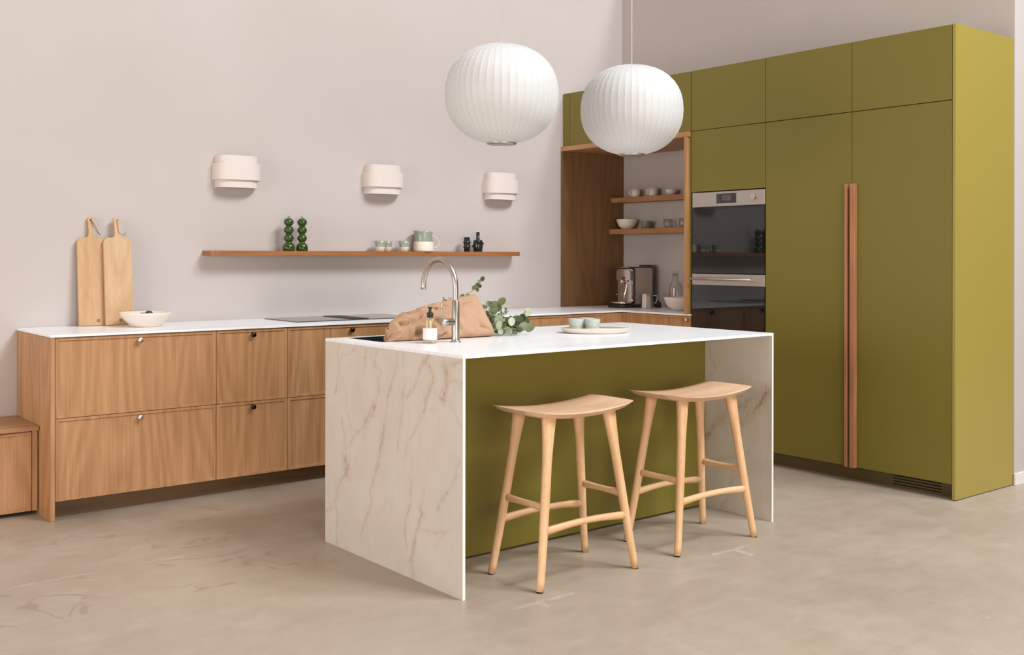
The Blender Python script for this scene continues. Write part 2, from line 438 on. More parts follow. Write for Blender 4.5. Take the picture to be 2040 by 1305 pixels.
# ================================================================== tall green units
def tslab(name, m, par, y0, y1, z0, z1, x=XT, t=.018):
    return MB().box(x, x+t, y0+.0018, y1-.0018, z0+.0022, z1-.0022).build(name, m, par, bevel=.0008)
H = 2.516; ZS = 2.115; ZD = .083
def carc(par, y0, y1, z0, z1): return MB().box(XT+.02, XW-.003, y0+.001, y1-.001, z0, z1).build('carcass', green_dark_m, par)
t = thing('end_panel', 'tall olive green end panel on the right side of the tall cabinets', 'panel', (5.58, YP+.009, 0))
MB().box(XT-.001, XW-.002, YP, YP+.0185, .004, H).build('panel_board', green_lit_m, t, bevel=.0008)
MB().box(XT+.01, XW-.004, YP+.004, YP+.0145, 0, .0045).build('levelling_strip', rubber, t)
for (y0, y1, hy, lab) in ((2.879, 3.484, 3.448, 'tall olive cabinet at the right end beside the green end panel'), (3.484, 4.092, 3.500, 'tall olive cabinet next to the ovens with a long wooden handle')):
    t = thing('tall_cabinet', lab, 'cabinet', (5.58, (y0+y1)/2, 0), 'tall olive cabinets')
    carc(t, y0, y1, ZD+.005, H-.002)
    tslab('upper_door', green_m, t, y0, y1, ZS, H)
    d = tslab('door', green_m, t, y0, y1, ZD, ZS)
    MB().box(XT-.026, XT-.0005, hy-.0015 if hy > 3.49 else hy, hy+.0155 if hy > 3.49 else hy+.0335, ZD, 1.703).build('handle', wood_hand, d, bevel=.0012)
t = thing('oven_cabinet', 'olive cabinet column that houses the two ovens', 'cabinet', (5.58, 4.395, 0))
MB().box(XT+.02, XW-.003, 4.093, 4.111, ZD+.005, H-.002).box(XT+.02, XW-.003, 4.680, 4.698, ZD+.005, H-.002).box(XW-.02, XW-.003, 4.111, 4.68, ZD+.005, H-.002)\
    .box(XT+.03, XW-.02, 4.111, 4.68, 1.712, 1.73).box(XT+.03, XW-.02, 4.111, 4.68, .555, .573).build('carcass', green_dark_m, t)
tslab('upper_door', green_m, t, 4.092, 4.699, ZS, H)
tslab('door', green_m, t, 4.092, 4.699, 1.709, ZS)
tslab('drawer', green_m, t, 4.092, 4.699, ZD, .570)
# kick board with air slots
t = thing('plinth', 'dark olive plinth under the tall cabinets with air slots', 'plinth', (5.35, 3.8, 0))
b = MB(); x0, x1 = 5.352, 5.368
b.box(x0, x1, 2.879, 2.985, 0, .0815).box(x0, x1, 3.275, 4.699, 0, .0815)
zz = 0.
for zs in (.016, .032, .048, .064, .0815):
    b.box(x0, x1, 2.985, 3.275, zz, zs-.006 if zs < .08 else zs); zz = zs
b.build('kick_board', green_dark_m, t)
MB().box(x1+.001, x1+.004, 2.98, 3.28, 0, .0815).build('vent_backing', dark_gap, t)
# cabinets over the niche
for i, (y0, y1, lab) in enumerate(((4.701, 5.303, 'olive wall cabinet over the coffee niche, mostly behind the right pendant'), (5.303, 5.906, 'olive wall cabinet over the coffee niche seen between the pendants'))):
    t = thing('wall_cabinet', lab, 'cabinet', (5.58, (y0+y1)/2, ZS), 'olive cabinets over the niche')
    carc(t, y0, y1, ZS+.002, H-.002); tslab('upper_door', green_m, t, y0, y1, ZS, H)
tag(MB().box(XT, XW-.003, 5.9075, YW-.002, ZS+.0015, H-.0015).build('filler_strip', green_m, bevel=.0008), 'narrow olive filler strip between the wall cabinets and the back wall', 'panel')
# niche frame
t = thing('niche_surround', 'oak frame lining the open coffee niche', 'niche', (5.57, 5.34, ZC), )
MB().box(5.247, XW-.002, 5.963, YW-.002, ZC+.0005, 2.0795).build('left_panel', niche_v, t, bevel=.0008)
MB().box(5.247, XW-.002, 4.713, 4.744, ZC+.0005, 2.0795).build('right_panel', wood_v, t, bevel=.0008)
MB().box(5.247, XW-.002, 4.702, YW-.002, 2.080, 2.1145).build('top_board', wood_y, t, bevel=.0008)
MB().box(5.27, XW-.004, 4.7015, 4.7125, ZC+.0005, 2.0795).build('green_filler', green_m, t)
tag(MB().box(5.755, XW-.002, 4.745, 5.962, 1.704, 1.742).build('niche_shelf', wood_dark_y, bevel=.001), 'upper oak shelf in the niche with the mugs', 'shelf', 'niche shelves')
tag(MB().box(5.734, XW-.002, 4.745, 5.962, 1.458, 1.497).build('niche_shelf', wood_dark_y, bevel=.001), 'lower oak shelf in the niche with bowls and tumblers', 'shelf', 'niche shelves')

# ================================================================== ovens
OY0, OY1 = 4.0945, 4.684
t = thing('microwave_oven', 'upper built-in compact oven with steel control panel', 'oven', (5.5, 4.389, 1.172))
MB().box(XT+.022, XT+.5, OY0+.02, OY1-.02, 1.18, 1.70).build('housing', dark_gap, t)
cp = MB().box(XT-.004, XT+.018, OY0, OY1, 1.609, 1.704).build('control_panel', steel_soft, t, bevel=.001)
MB().box(XT-.0055, XT-.0042, 4.318, 4.478, 1.628, 1.690).build('display', black_glass, cp)
MB().box(XT-.0064, XT-.0056, 4.358, 4.430, 1.643, 1.680).build('screen', screen_m, cp)
MB().lathe([(.017, 0), (.017, .004), (.0145, .006), (.0145, .016), (.0005, .0165)][::1], (XT-.0205, 4.177, 1.660), 24, 'X').build('dial', silver, cp)
dr = MB().box(XT-.004, XT+.018, OY0, OY1, 1.178, 1.604).build('glass_door', black_glass, t)
b = MB()
for i in range(22): b.box(XT-.0052, XT-.0042, 4.20+i*.0165, 4.212+i*.0165, 1.594, 1.598)
b.build('vent_slots', hob_vent_m, dr)['kind'] = 'stuff'
t = thing('oven', 'lower built-in oven with steel door rail and bar handle', 'oven', (5.5, 4.389, .577))
MB().box(XT+.022, XT+.5, OY0+.02, OY1-.02, .59, 1.165).build('housing', dark_gap, t)
dr = MB().box(XT-.004, XT+.018, OY0, OY1, .580, 1.098).build('glass_door', black_glass, t)
rl = MB().box(XT-.005, XT+.018, OY0, OY1, 1.0995, 1.172).build('door_rail', steel_soft, t, bevel=.001)
hb = MB().sweep([(XT-.045, OY0+.075, 1.140), (XT-.045, OY1-.005, 1.140)], .0075, 16)
hb.box(XT-.044, XT-.004, OY0+.085, OY0+.099, 1.133, 1.147).box(XT-.044, XT-.004, OY1-.03, OY1-.016, 1.133, 1.147).build('handle', silver, rl)

# ================================================================== island
IX, IY, IB = 2.3031, 3.1795, .0064
L, W, ZI, T = 1.869, 1.047, .9156, .012
isl = thing('kitchen_island', 'kitchen island with pale stone waterfall sides and olive front', 'island', (IX, IY, 0), None, IB)
def iw(x, y):   # island local -> world
    return (IX+x*math.cos(IB)-y*math.sin(IB), IY+x*math.sin(IB)+y*math.cos(IB))
def slab_hole(x0, x1, y0, y1, z0, z1, hx0, hx1, hy0, hy1):
    b = MB(); xs = [x0, hx0, hx1, x1]; ys = [y0, hy0, hy1, y1]; vs = [(x, y, z) for z in (z0, z1) for y in ys for x in xs]
    idx = lambda i, j, k: k*16+j*4+i; fs = []
    for j in range(3):
        for i in range(3):
            if i == 1 and j == 1: continue
            fs.append((idx(i, j, 1), idx(i+1, j, 1), idx(i+1, j+1, 1), idx(i, j+1, 1)))
            fs.append((idx(i, j, 0), idx(i, j+1, 0), idx(i+1, j+1, 0), idx(i+1, j, 0)))
    for i in range(3):
        fs += [(idx(i, 0, 0), idx(i+1, 0, 0), idx(i+1, 0, 1), idx(i, 0, 1)), (idx(i, 3, 1), idx(i+1, 3, 1), idx(i+1, 3, 0), idx(i, 3, 0)),
               (idx(0, i, 1), idx(0, i+1, 1), idx(0, i+1, 0), idx(0, i, 0)), (idx(3, i, 0), idx(3, i+1, 0), idx(3, i+1, 1), idx(3, i, 1))]
    fs += [(idx(1, 1, 1), idx(2, 1, 1), idx(2, 1, 0), idx(1, 1, 0)), (idx(1, 2, 0), idx(2, 2, 0), idx(2, 2, 1), idx(1, 2, 1)),
           (idx(1, 1, 0), idx(1, 2, 0), idx(1, 2, 1), idx(1, 1, 1)), (idx(2, 1, 1), idx(2, 2, 1), idx(2, 2, 0), idx(2, 1, 0))]
    return b.add(vs, fs)
HX0, HX1, HY0, HY1 = .088, .50, .705, 1.028
slab_hole(0, L, 0, W, ZI-T, ZI, HX0, HX1, HY0, HY1).build('worktop', top_m, isl, local=True)

VL = [(0.6,'t',[(0.928,0.903),(0.946,0.838),(0.931,0.802),(0.941,0.746),(0.955,0.68)]),(0.5,'g',[(0.773,0.9),(0.827,0.865),(0.894,0.853),(0.926,0.802)]),(0.5,'t',[(0.696,0.888),(0.704,0.821),(0.716,0.789)]),(0.6,'t',[(0.61,0.898),(0.619,0.828),(0.57,0.815),(0.594,0.73),(0.636,0.665)]),(1.2,'t',[(0.636,0.665),(0.644,0.62),(0.695,0.578)]),(0.6,'g',[(0.695,0.578),(0.747,0.541),(0.825,0.458)]),(0.6,'g',[(0.446,0.893),(0.489,0.779),(0.521,0.699),(0.529,0.634),(0.561,0.544)]),(0.9,'t',[(0.561,0.544),(0.594,0.452),(0.61,0.406)]),(0.6,'g',[(0.396,0.896),(0.402,0.837),(0.39,0.796),(0.41,0.698),(0.426,0.604),(0.453,0.503)]),(0.7,'t',[(0.245,0.895),(0.289,0.847),(0.319,0.774),(0.365,0.728)]),(1.1,'t',[(0.239,0.9),(0.245,0.871)]),(0.8,'t',[(0.245,0.891),(0.195,0.826),(0.216,0.768),(0.26,0.678)]),(0.6,'g',[(0.26,0.678),(0.304,0.627),(0.364,0.545),(0.386,0.483)]),(1.3,'t',[(0.118,0.865),(0.111,0.802),(0.124,0.741)]),(0.5,'g',[(0.124,0.741),(0.09,0.741),(0.05,0.706),(0.015,0.648)]),(0.6,'t',[(0.01,0.894),(0.05,0.879),(0.076,0.88)]),(0.4,'g',[(0.096,0.815),(0.05,0.828),(0.01,0.82)]),(0.6,'t',[(0.899,0.567),(0.885,0.5),(0.87,0.374)]),(0.35,'g',[(0.909,0.758),(0.862,0.685),(0.844,0.596),(0.816,0.532)]),(1.6,'t',[(0.872,0.414),(0.856,0.34)]),(0.7,'g',[(0.856,0.34),(0.896,0.303),(0.923,0.253),(0.958,0.19),(0.947,0.161),(0.938,0.127),(0.942,0.009)]),(0.5,'g',[(0.958,0.19),(1.032,0.13),(1.053,0.084)]),(0.8,'t',[(0.587,0.47),(0.606,0.41),(0.634,0.333)]),(0.6,'t',[(0.634,0.337),(0.662,0.289),(0.643,0.253),(0.69,0.166),(0.737,0.092)]),(0.6,'t',[(0.35,0.385),(0.35,0.321),(0.376,0.261),(0.393,0.174),(0.376,0.117)]),(0.8,'t',[(0.284,0.292),(0.268,0.272),(0.3,0.202),(0.325,0.151),(0.345,0.078)]),(1.2,'g',[(0.345,0.078),(0.341,0.046),(0.333,0.007)]),(0.5,'g',[(0.013,0.516),(0.057,0.439),(0.095,0.394),(0.14,0.337),(0.172,0.282)]),(0.35,'g',[(0.252,0.384),(0.276,0.312)]),(0.35,'g',[(0.284,0.205),(0.11,0.232),(0.065,0.255)]),(0.35,'g',[(0.11,0.232),(0.172,0.166)])]
VR = [(1,'t',[(0.425,0.35),(0.369,0.412),(0.3,0.474)]),(1,'g',[(0.233,0.523),(0.178,0.541),(0.112,0.593)]),(0.9,'t',[(0.026,0.631),(0.075,0.56),(0.176,0.466)]),(0.5,'g',[(0.139,0.322),(0.261,0.259),(0.369,0.242)]),(0.5,'g',[(0.224,0.174),(0.28,0.066),(0.32,-0.002)]),(0.4,'g',[(0.381,0.803),(0.35,0.698),(0.4,0.67)])]
def stone_panel(x0, x1, y0, y1, z0, z1, veins, ny, nz, extra):
    """slab whose two large faces are fine grids carrying the veins"""
    ys = np.linspace(y0, y1, ny); zs = np.linspace(z0, z1, nz); Yg, Zg = np.meshgrid(ys, zs, indexing='ij')
    nn = ny*nz; vs = []
    for x in (x0, x1): vs.append(np.stack([np.full(nn, x), Yg.ravel(), Zg.ravel()], 1))
    vs = np.concatenate(vs); fs = []
    ii, jj = np.meshgrid(np.arange(ny-1), np.arange(nz-1), indexing='ij'); a = (ii*nz+jj).ravel()
    f0 = np.stack([a, a+1, a+nz+1, a+nz], 1); f1 = np.stack([a+nn, a+nz+nn, a+nz+1+nn, a+1+nn], 1)
    rim = []
    for i in range(ny-1):
        p, q = i*nz, (i+1)*nz; rim.append((p, q, q+nn, p+nn)); p += nz-1; q += nz-1; rim.append((p, p+nn, q+nn, q))
    for j in range(nz-1):
        rim.append((j, j+nn, j+1+nn, j+1)); o = (ny-1)*nz; rim.append((o+j, o+j+1, o+j+1+nn, o+j+nn))
    me = bpy.data.meshes.new('side_panel'); me.from_pydata(vs.tolist(), [], f0.tolist()+f1.tolist()+rim); me.update()
    # warp field
    wy = np.zeros(nn); wz = np.zeros(nn); br = np.zeros(nn); br2 = np.zeros(nn); br3 = np.zeros(nn)
    yy, z_ = Yg.ravel(), Zg.ravel()
    for n in range(nn):
        p = Vector((yy[n]*9, z_[n]*9, x0)); q = Vector((yy[n]*38, z_[n]*38, x0+5))
        wy[n] = mnoise.noise(p)*.018+mnoise.noise(q)*.009+mnoise.noise(q*2.7)*.0045; wz[n] = mnoise.noise(p+Vector((7, 3, 1)))*.016
        br[n] = .5+.5*mnoise.noise(Vector((yy[n]*13, z_[n]*13, 9.+x0)))
        br2[n] = .5+.8*mnoise.noise(Vector((yy[n]*30, z_[n]*16, 3.+x0))); br3[n] = .5+.9*mnoise.noise(Vector((yy[n]*70, z_[n]*34, 1.+x0)))
    py, pz = yy+wy, z_+wz
    tan = np.zeros(nn); gry = np.zeros(nn)
    for w, c, pl in veins:
        d = np.full(nn, 9.)
        for (ay, az), (by, bz) in zip(pl[:-1], pl[1:]):
            dy, dz = by-ay, bz-az; tt = np.clip(((py-ay)*dy+(pz-az)*dz)/(dy*dy+dz*dz+1e-9), 0, 1)
            d = np.minimum(d, np.hypot(py-ay-tt*dy, pz-az-tt*dz))
        core = np.exp(-(d/(.0016*w+.0008))**2)*(.30+.50*w)*np.clip(br2*2.2-.45, 0, 1.2); halo = np.exp(-(d/(.015*w+.003))**2)*(.14+.28*w)*np.clip(.2+1.4*br3, 0, 1)
        v_ = (core+halo)*(.35+1.0*br)
        if c == 't': tan = np.maximum(tan, v_)
        else: gry = np.maximum(gry, v_*.8)
    for nm, arr in (('tan_vein', tan), ('grey_vein', gry)):
        at = me.attributes.new(nm, 'FLOAT', 'POINT'); at.data.foreach_set('value', np.tile(np.clip(arr, 0, 1), 2).astype(np.float32))
    me.materials.append(vein_m); me.materials.append(edge_m)
    mi = np.zeros(len(me.polygons), dtype=np.int32); mi[2*len(a):] = 1; me.polygons.foreach_set('material_index', mi)
    o = bpy.data.objects.new('side_panel', me); scn.collection.objects.link(o); o.parent = isl
    bm = bmesh.new(); bm.from_mesh(me); bmesh.ops.recalc_face_normals(bm, faces=bm.faces); bm.to_mesh(me); bm.free()
    return o
stone_panel(0, T, 0, W, 0, ZI-T-.0003, VL, 330, 280, 0)
stone_panel(L-T, L, 0, W, 0, ZI-T-.0003, [(w*1.5, c, p) for w, c, p in VR], 200, 160, 0)
GY = .418
MB().box(T+.001, L-T-.001, GY, GY+.018, .012, ZI-T-.001).build('front_panel', green_m, isl, local=True)
MB().box(T+.002, L-T-.002, GY+.022, GY+.034, 0, .60).box(T+.002, L-T-.002, W-.07, W-.055, 0, .08).box(T+.002, L-T-.002, GY+.04, W-.08, .085, .10).box(.56, .575, GY+.04, W-.03, .10, .88).build('carcass', green_dark_m, isl, local=True)
for i, (a, b_) in enumerate(((T+.003, .56), (.562, 1.21), (1.212, L-T-.003))):
    MB().box(a, b_-.002, W-.022, W-.004, .085, ZI-T-.004).build('rear_door', green_m, isl, local=True, bevel=.001)
# sink bowl
b = MB(); zb = .70; zt = ZI-.0022; g = .0006; w_ = .0035
for (x0, x1, y0, y1, z0, z1) in ((HX0+g, HX1-g, HY0+g, HY1-g, zb-.004, zb), (HX0+g, HX0+g+w_, HY0+g, HY1-g, zb, zt), (HX1-g-w_, HX1-g, HY0+g, HY1-g, zb, zt),
                                 (HX0+g+w_, HX1-g-w_, HY0+g, HY0+g+w_, zb, zt), (HX0+g+w_, HX1-g-w_, HY1-g-w_, HY1-g, zb, zt)):
    b.box(x0, x1, y0, y1, z0, z1)
b.lathe([(.0005, .001), (.040, .001), (.042, .003), (.001, .004)], ((HX0+HX1)/2, (HY0+HY1)/2, zb), 24)
b.build('sink_bowl', sink_m, isl, local=True)

# ================================================================== faucet
fx, fy = 2.638, 3.696
t = thing('faucet', 'brushed steel gooseneck mixer tap standing on the island', 'faucet', (fx, fy, ZI))
MB().lathe([(.0245, 0), (.0245, .0025), (.0235, .0035), (.0185, .0055), (.0172, .008), (.0168, .02), (.0165, .177), (.0155, .1785), (.0122, .179)], (fx, fy, ZI), 32).build('body', steel, t)
R = .125; zc_ = 1.284-.012-R
pts = [(fx, fy, ZI+.176), (fx, fy, 1.10), (fx, fy, zc_)]+[(fx, fy+R-R*math.cos(a), zc_+R*math.sin(a)) for a in [PI*i/24 for i in range(1, 24)]]+[(fx, fy+2*R, zc_), (fx, fy+2*R, zc_-.005)]
MB().sweep(pts, .0118, 20).build('spout', steel, t)
MB().lathe([(.0125, 0), (.0125, .004), (.0105, .004), (.0105, 0.001)], (fx, fy+2*R, zc_-.010), 20).build('aerator', steel, t)
MB().lathe([(.0155, -.012), (.0155, -.042), (.0165, -.0425), (.0165, -.074), (.012, -.077)], (fx, fy, 1.004), 28, 'X').build('lever_hub', steel, t)
MB().sweep([(fx-.072, fy, 1.010), (fx-.074, fy, 1.05), (fx-.075, fy, 1.088)], [(.004, .003), (.0035, .003), (.003, .003)], 10, (0, 1, 0)).build('lever', steel, t)

# ================================================================== soap bottle
sx_, sy_ = 2.520, 3.718
t = thing('soap_bottle', 'clear soap bottle with black pump standing left of the tap', 'bottle', (sx_, sy_, ZI))
MB().lathe([(.004, 0.0015), (.027, 0), (.0293, .0015), (.030, .004), (.030, .098), (.0293, .1015), (.027, .1035), (.014, .1055), (.013, .110)], (sx_, sy_, ZI), 40).build('bottle_body', amber_glass, t)
MB().lathe([(.0303, .016), (.0304, .0165), (.0304, .065), (.0303, .0655)], (sx_, sy_, ZI), 48, cap0=False, cap1=False).build('paper_label', label_m, t)
MB().box(sx_-.010, sx_+.012, sy_-.0312, sy_-.0295, ZI+.046, ZI+.0468).box(sx_-.008, sx_+.010, sy_-.0312, sy_-.0295, ZI+.040, ZI+.0406).build('label_print', label_ink, t)
MB().lathe([(.0135, .110), (.0135, .128), (.011, .131), (.0065, .133), (.0055, .146), (.0085, .148), (.010, .151), (.010, .155), (.002, .156)], (sx_, sy_, ZI), 24).build('pump', black_plastic, t)
MB().sweep([(sx_, sy_, ZI+.152), (sx_-.014, sy_-.018, ZI+.152), (sx_-.018, sy_-.023, ZI+.149)], .003, 8).build('nozzle', black_plastic, t)
MB().lathe([(.003, .008), (.003, .109)], (sx_, sy_, ZI), 8).build('dip_tube', white_cer, t)

# ================================================================== paper bag with eucalyptus
def bagmesh():
    """paper bag on its side, mouth towards +X; sharp random folds, strongest at the closed left end"""
    ns, nr = 84, 72
    hp = [(0, .050), (.03, .078), (.08, .098), (.16, .112), (.28, .128), (.40, .146), (.52, .158), (.66, .170), (.82, .182), (1, .194)]
    def h(s):
        for (a, ha), (b_, hb_) in zip(hp[:-1], hp[1:]):
            if s <= b_: return ha+(hb_-ha)*(s-a)/(b_-a)
        return hp[-1][1]
    rg = random.Random(5); seeds = []
    for _ in range(190):
        u = rg.random()**1.35; seeds.append((Vector((u*.52, rg.uniform(-.11, .11), rg.uniform(0, .2))), Vector((rg.uniform(-1, 1), rg.uniform(-1, 1), rg.uniform(-1, 1)))))
    SC = np.array([tuple(c) for c, n in seeds]); SN = np.array([tuple(n) for c, n in seeds])
    def fold(p):
        """tilted facets, sharp where they meet: the higher of the nearest two planes"""
        q = np.array(tuple(p)); d = q-SC; r2 = (d*d).sum(1); k_ = np.argsort(r2)[:4]
        w = np.exp(-r2[k_]/.00010+r2[k_[0]]/.00010); v_ = np.einsum('ij,ij->i', d[k_], SN[k_])
        return float((w*v_).sum()/w.sum())
    def pt(s, q, shrink=0.):
        H_ = h(s)-shrink; wd = (.040+.052*min(1, s*2.2))*(1+.05*s)-shrink
        cq, sq = math.cos(q), math.sin(q)
        n = 2.3+1.6*s if sq > 0 else 4.5
        yy = math.copysign(abs(cq)**(2/n), cq)*wd; zz = (math.copysign(abs(sq)**(2/n), sq)*.5+.5)*H_
        k_ = max(0, min(1, s*2-.2)); yy *= 1-k_*.78*(zz/H_)**1.5
        yy += k_*.03*(zz/H_)
        x = .030+s*.495
        if s > .6: x += (.034*(1-zz/.19)**2-.004)*(s-.6)*2.5
        amp = 1.25*(1-s)**1.1+.18
        f = fold(Vector((x, yy, zz)))*amp+mnoise.noise(Vector((x*22, yy*22, zz*22)))*.006*(1.05-s)
        lo = min(1., zz/.02)
        yy += f*cq*lo*1.1; zz += f*max(sq, -.2)*lo*.22; x += f*.25*(1-s)
        return (2.405+x, 3.915+yy, ZI+max(zz, .0008))
    vs = []
    for i in range(ns+1):
        for j in range(nr): vs.append(pt(i/ns, 2*PI*j/nr-PI/2))
    for i in range(24):
        for j in range(nr): vs.append(pt(1-i*.02, 2*PI*j/nr-PI/2, .0022))
    tot = ns+1+24
    fs = [(i*nr+j, i*nr+(j+1) % nr, (i+1)*nr+(j+1) % nr, (i+1)*nr+j) for i in range(tot-1) for j in range(nr)]
    # gathered closed end
    o = len(vs); cz = sum(v_[2] for v_ in vs[:nr])/nr; cy = sum(v_[1] for v_ in vs[:nr])/nr
    for k_ in range(1, 4):
        f = 1-k_/4
        for j in range(nr):
            x, y, z = vs[j]; vs.append((x-.004*k_+.012*mnoise.noise(Vector((k_*2., j*.35, 0))), cy+(y-cy)*f, max(ZI+.001, cz-.03*(1-f)+(z-cz)*f)))
    for k_ in range(3):
        a0 = 0 if k_ == 0 else o+(k_-1)*nr; b0 = o+k_*nr
        fs += [(a0+(j+1) % nr, a0+j, b0+j, b0+(j+1) % nr) for j in range(nr)]
    fs.append(tuple(range(o+2*nr, o+3*nr)))
    return MB().add(vs, fs, True)
tag(bagmesh().build('paper_bag', bag_m), 'crumpled brown paper bag lying on the island with greenery inside', 'bag')

euc = thing('eucalyptus_bunch', 'bunch of eucalyptus branches spilling from the brown paper bag', 'plant', (3.0, 3.95, ZI))
BR = {
 'a': ([(2.847,4.0,1.0),(2.876,4.0,1.076),(2.92,4.02,1.103),(2.965,4.03,1.116),(2.998,4.03,1.139),(3.029,4.04,1.16),(3.06,4.04,1.189)], .026, 1),
 'b': ([(2.90,3.98,0.955),(2.988,3.98,0.998),(3.017,3.98,1.044),(3.063,3.98,1.072)], .030, 1),
 'c': ([(2.912,3.95,0.95),(3.016,3.95,0.979),(3.099,3.96,1.012),(3.137,3.97,1.03)], .020, 0),
 'd': ([(2.90,3.93,0.945),(3.007,3.9,0.958),(3.113,3.9,0.978),(3.195,3.9,1.008)], .038, 1),
 'e': ([(2.90,3.92,0.955),(2.976,3.84,0.950),(3.125,3.84,0.943)], .036, 1),
 'f': ([(2.90,4.02,0.96),(3.1,4.04,0.991),(3.202,4.06,1.001)], .016, 0),
 'g': ([(2.90,3.93,0.95),(2.96,3.86,0.945),(3.03,3.85,0.945)], .022, 1),
 'h': ([(2.90,3.93,0.953),(3.036,3.88,0.958),(3.13,3.88,0.958)], .030, 1),
 'i': ([(2.876,4.0,1.048),(2.847,4.03,1.078),(2.80,4.03,1.088)], .016, 0),
 'j': ([(2.90,3.9,0.945),(3.159,3.92,0.932),(3.225,3.93,0.938)], .015, 0),
 'k': ([(2.90,3.99,0.96),(2.99,4.0,1.01),(3.03,4.02,1.045)], .022, 1),
 'l': ([(2.90,4.0,0.955),(3.03,4.0,0.985),(3.10,4.02,0.99)], .026, 1),
}
def leaf(c, nrm, dirv, r, asp=1.):
    """cupped round leaf, 16 rim points, stalk end at c"""
    nrm = nrm.normalized(); d = (dirv-nrm*dirv.dot(nrm)).normalized(); w = nrm.cross(d)
    vs = [c+d*r*.1]; n = 14; base = c+d*r*1.05
    for ring, cup in ((.5, .0), (1., .12)):
        for i in range(n):
            q = 2*PI*i/n; vs.append(base-d*math.cos(q)*r*ring*1.02+w*math.sin(q)*r*ring*asp+nrm*(abs(math.sin(q))*cup*r+.05*r*math.sin(2*q)*ring))
    vs[0] = base-nrm*.03*r
    fs = [(0, 1+i, 1+(i+1) % n) for i in range(n)]+[(1+i, 1+n+i, 1+n+(i+1) % n, 1+(i+1) % n) for i in range(n)]
    return MB().add(vs, fs, True)
toward = Vector((-.62, -.78, .15))
def clampz(mb):
    mb.v = [(x, y, max(z, ZI+.002)) for x, y, z in mb.v]; return mb
rnd = random.Random(11)
for key, (pl, r, big) in BR.items():
    P_ = [Vector(p) for p in pl]
    MB().sweep(P_, [.0022]*(len(P_)-1)+[.001], 6).build('stem', stem_m, euc)
    tot = sum((b_-a).length for a, b_ in zip(P_[:-1], P_[1:]))
    step = r*(.95 if key != 'a' else 1.5); s = tot*(.18 if key in 'ai' else .36)
    k_ = 0
    while s < tot+.001:
        q = s
        for a, b_ in zip(P_[:-1], P_[1:]):
            ln_ = (b_-a).length
            if q <= ln_+1e-6: pos = a+(b_-a)*(q/ln_); tan_ = (b_-a).normalized(); break
            q -= ln_
        fall = 1-.35*(s/tot)
        for sd in (-1, 1):
            if rnd.random() < (.12 if key != 'a' else .25): continue
            up_ = Vector((0, 0, 1)); side = tan_.cross(up_).normalized()
            ang = rnd.uniform(0, 2*PI) if key != 'a' else (PI/2*sd+rnd.uniform(-.5, .5))
            outw = (up_*math.sin(ang)+side*math.cos(ang))*1.0+tan_*rnd.uniform(.2, .9)
            nr_ = toward*rnd.uniform(.3, 1.2)+Vector((rnd.uniform(-1, 1), rnd.uniform(-1, 1), rnd.uniform(-.3, 1)))*.75
            rr_ = r*.5*fall*rnd.uniform(.8, 1.2)*1.15
            if key == 'a': nr_ = toward+Vector((rnd.uniform(-.4, .4), rnd.uniform(-.4, .4), rnd.uniform(-.3, .4)))
            clampz(leaf(pos, nr_, outw, rr_, rnd.uniform(.8, 1.0) if big else rnd.uniform(.4, .6))).build('leaf', leaf_m, euc)
        s += step*.62; k_ += 1
# single large leaves seen at the mouth of the bag
for (x, y, z, r, asp) in [(3.19, 3.9, 1.0, .024, .8), (3.15, 3.9, .985, .028, .9), (3.11, 3.9, .965, .022, .7), (3.02, 3.86, .945, .024, .8), (3.10, 3.83, .938, .026, .75),
                          (3.16, 3.86, .936, .027, .85), (3.07, 3.86, .96, .022, .8), (2.99, 3.86, .965, .024, .9), (3.0, 3.88, .99, .022, .9), (2.98, 3.9, 1.01, .022, .8), (3.04, 3.95, 1.06, .024, .9), (3.07, 3.95, 1.055, .022, .9), (3.05, 3.96, 1.035, .02, .9), (2.65, 4.0, 1.03, .012, .8)]+[(rnd.uniform(2.97, 3.12), rnd.uniform(3.88, 4.04), 0, rnd.uniform(.012, .020), rnd.uniform(.6, .95)) for _ in range(46)]:
    if z == 0: z = .925+rnd.random()*max(.02, .15*(1-(x-2.97)/.19))
    nr_ = toward+Vector((rnd.uniform(-.5, .5), rnd.uniform(-.5, .5), rnd.uniform(-.2, .6)))
    clampz(leaf(Vector((x, y, z)), nr_, Vector((rnd.uniform(-.2, 1), -.3, rnd.uniform(-.6, .8))), r, asp)).build('leaf', leaf_m, euc)

# ================================================================== tray and cups on the island
tx, ty = 3.50, 3.735
def oval(prof, c, rz, ax, ay, pw=2.0, seg=64, point=0.):
    vs = []; n = len(prof); cr, sr = math.cos(rz), math.sin(rz)
    for r, z in prof:
        for i in range(seg):
            q = 2*PI*i/seg; a = math.copysign(abs(math.cos(q))**(2/pw), math.cos(q)); b_ = math.copysign(abs(math.sin(q))**(2/pw), math.sin(q))
            x = a*ax*r; y = b_*ay*r*(1-point*max(0, a)**2*.6)
            vs.append((c[0]+x*cr-y*sr, c[1]+x*sr+y*cr, c[2]+z))
    fs = [(j*seg+i, j*seg+(i+1) % seg, (j+1)*seg+(i+1) % seg, (j+1)*seg+i) for j in range(n-1) for i in range(seg)]
    fs.append(tuple(range(seg))[::-1]); fs.append(tuple((n-1)*seg+i for i in range(seg)))
    return MB().add(vs, fs, True)
TR = -.62
t = thing('serving_tray', 'oval ceramic tray, white outside and sage inside, holding cups', 'tray', (tx, ty, ZI))
oval([(.80, .0005), (.86, .001), (.93, .009), (.985, .023), (1.0, .026), (.985, .026), (.972, .0225)], (tx, ty, ZI), TR, .172, .120, 2.1, point=.25).build('tray_shell', cream_cer, t)
oval([(.972, .0225), (.91, .012), (.84, .006), (.4, .0055)], (tx, ty, ZI+.0004), TR, .172, .120, 2.1, point=.25).build('glazed_inside', tray_sage, t)
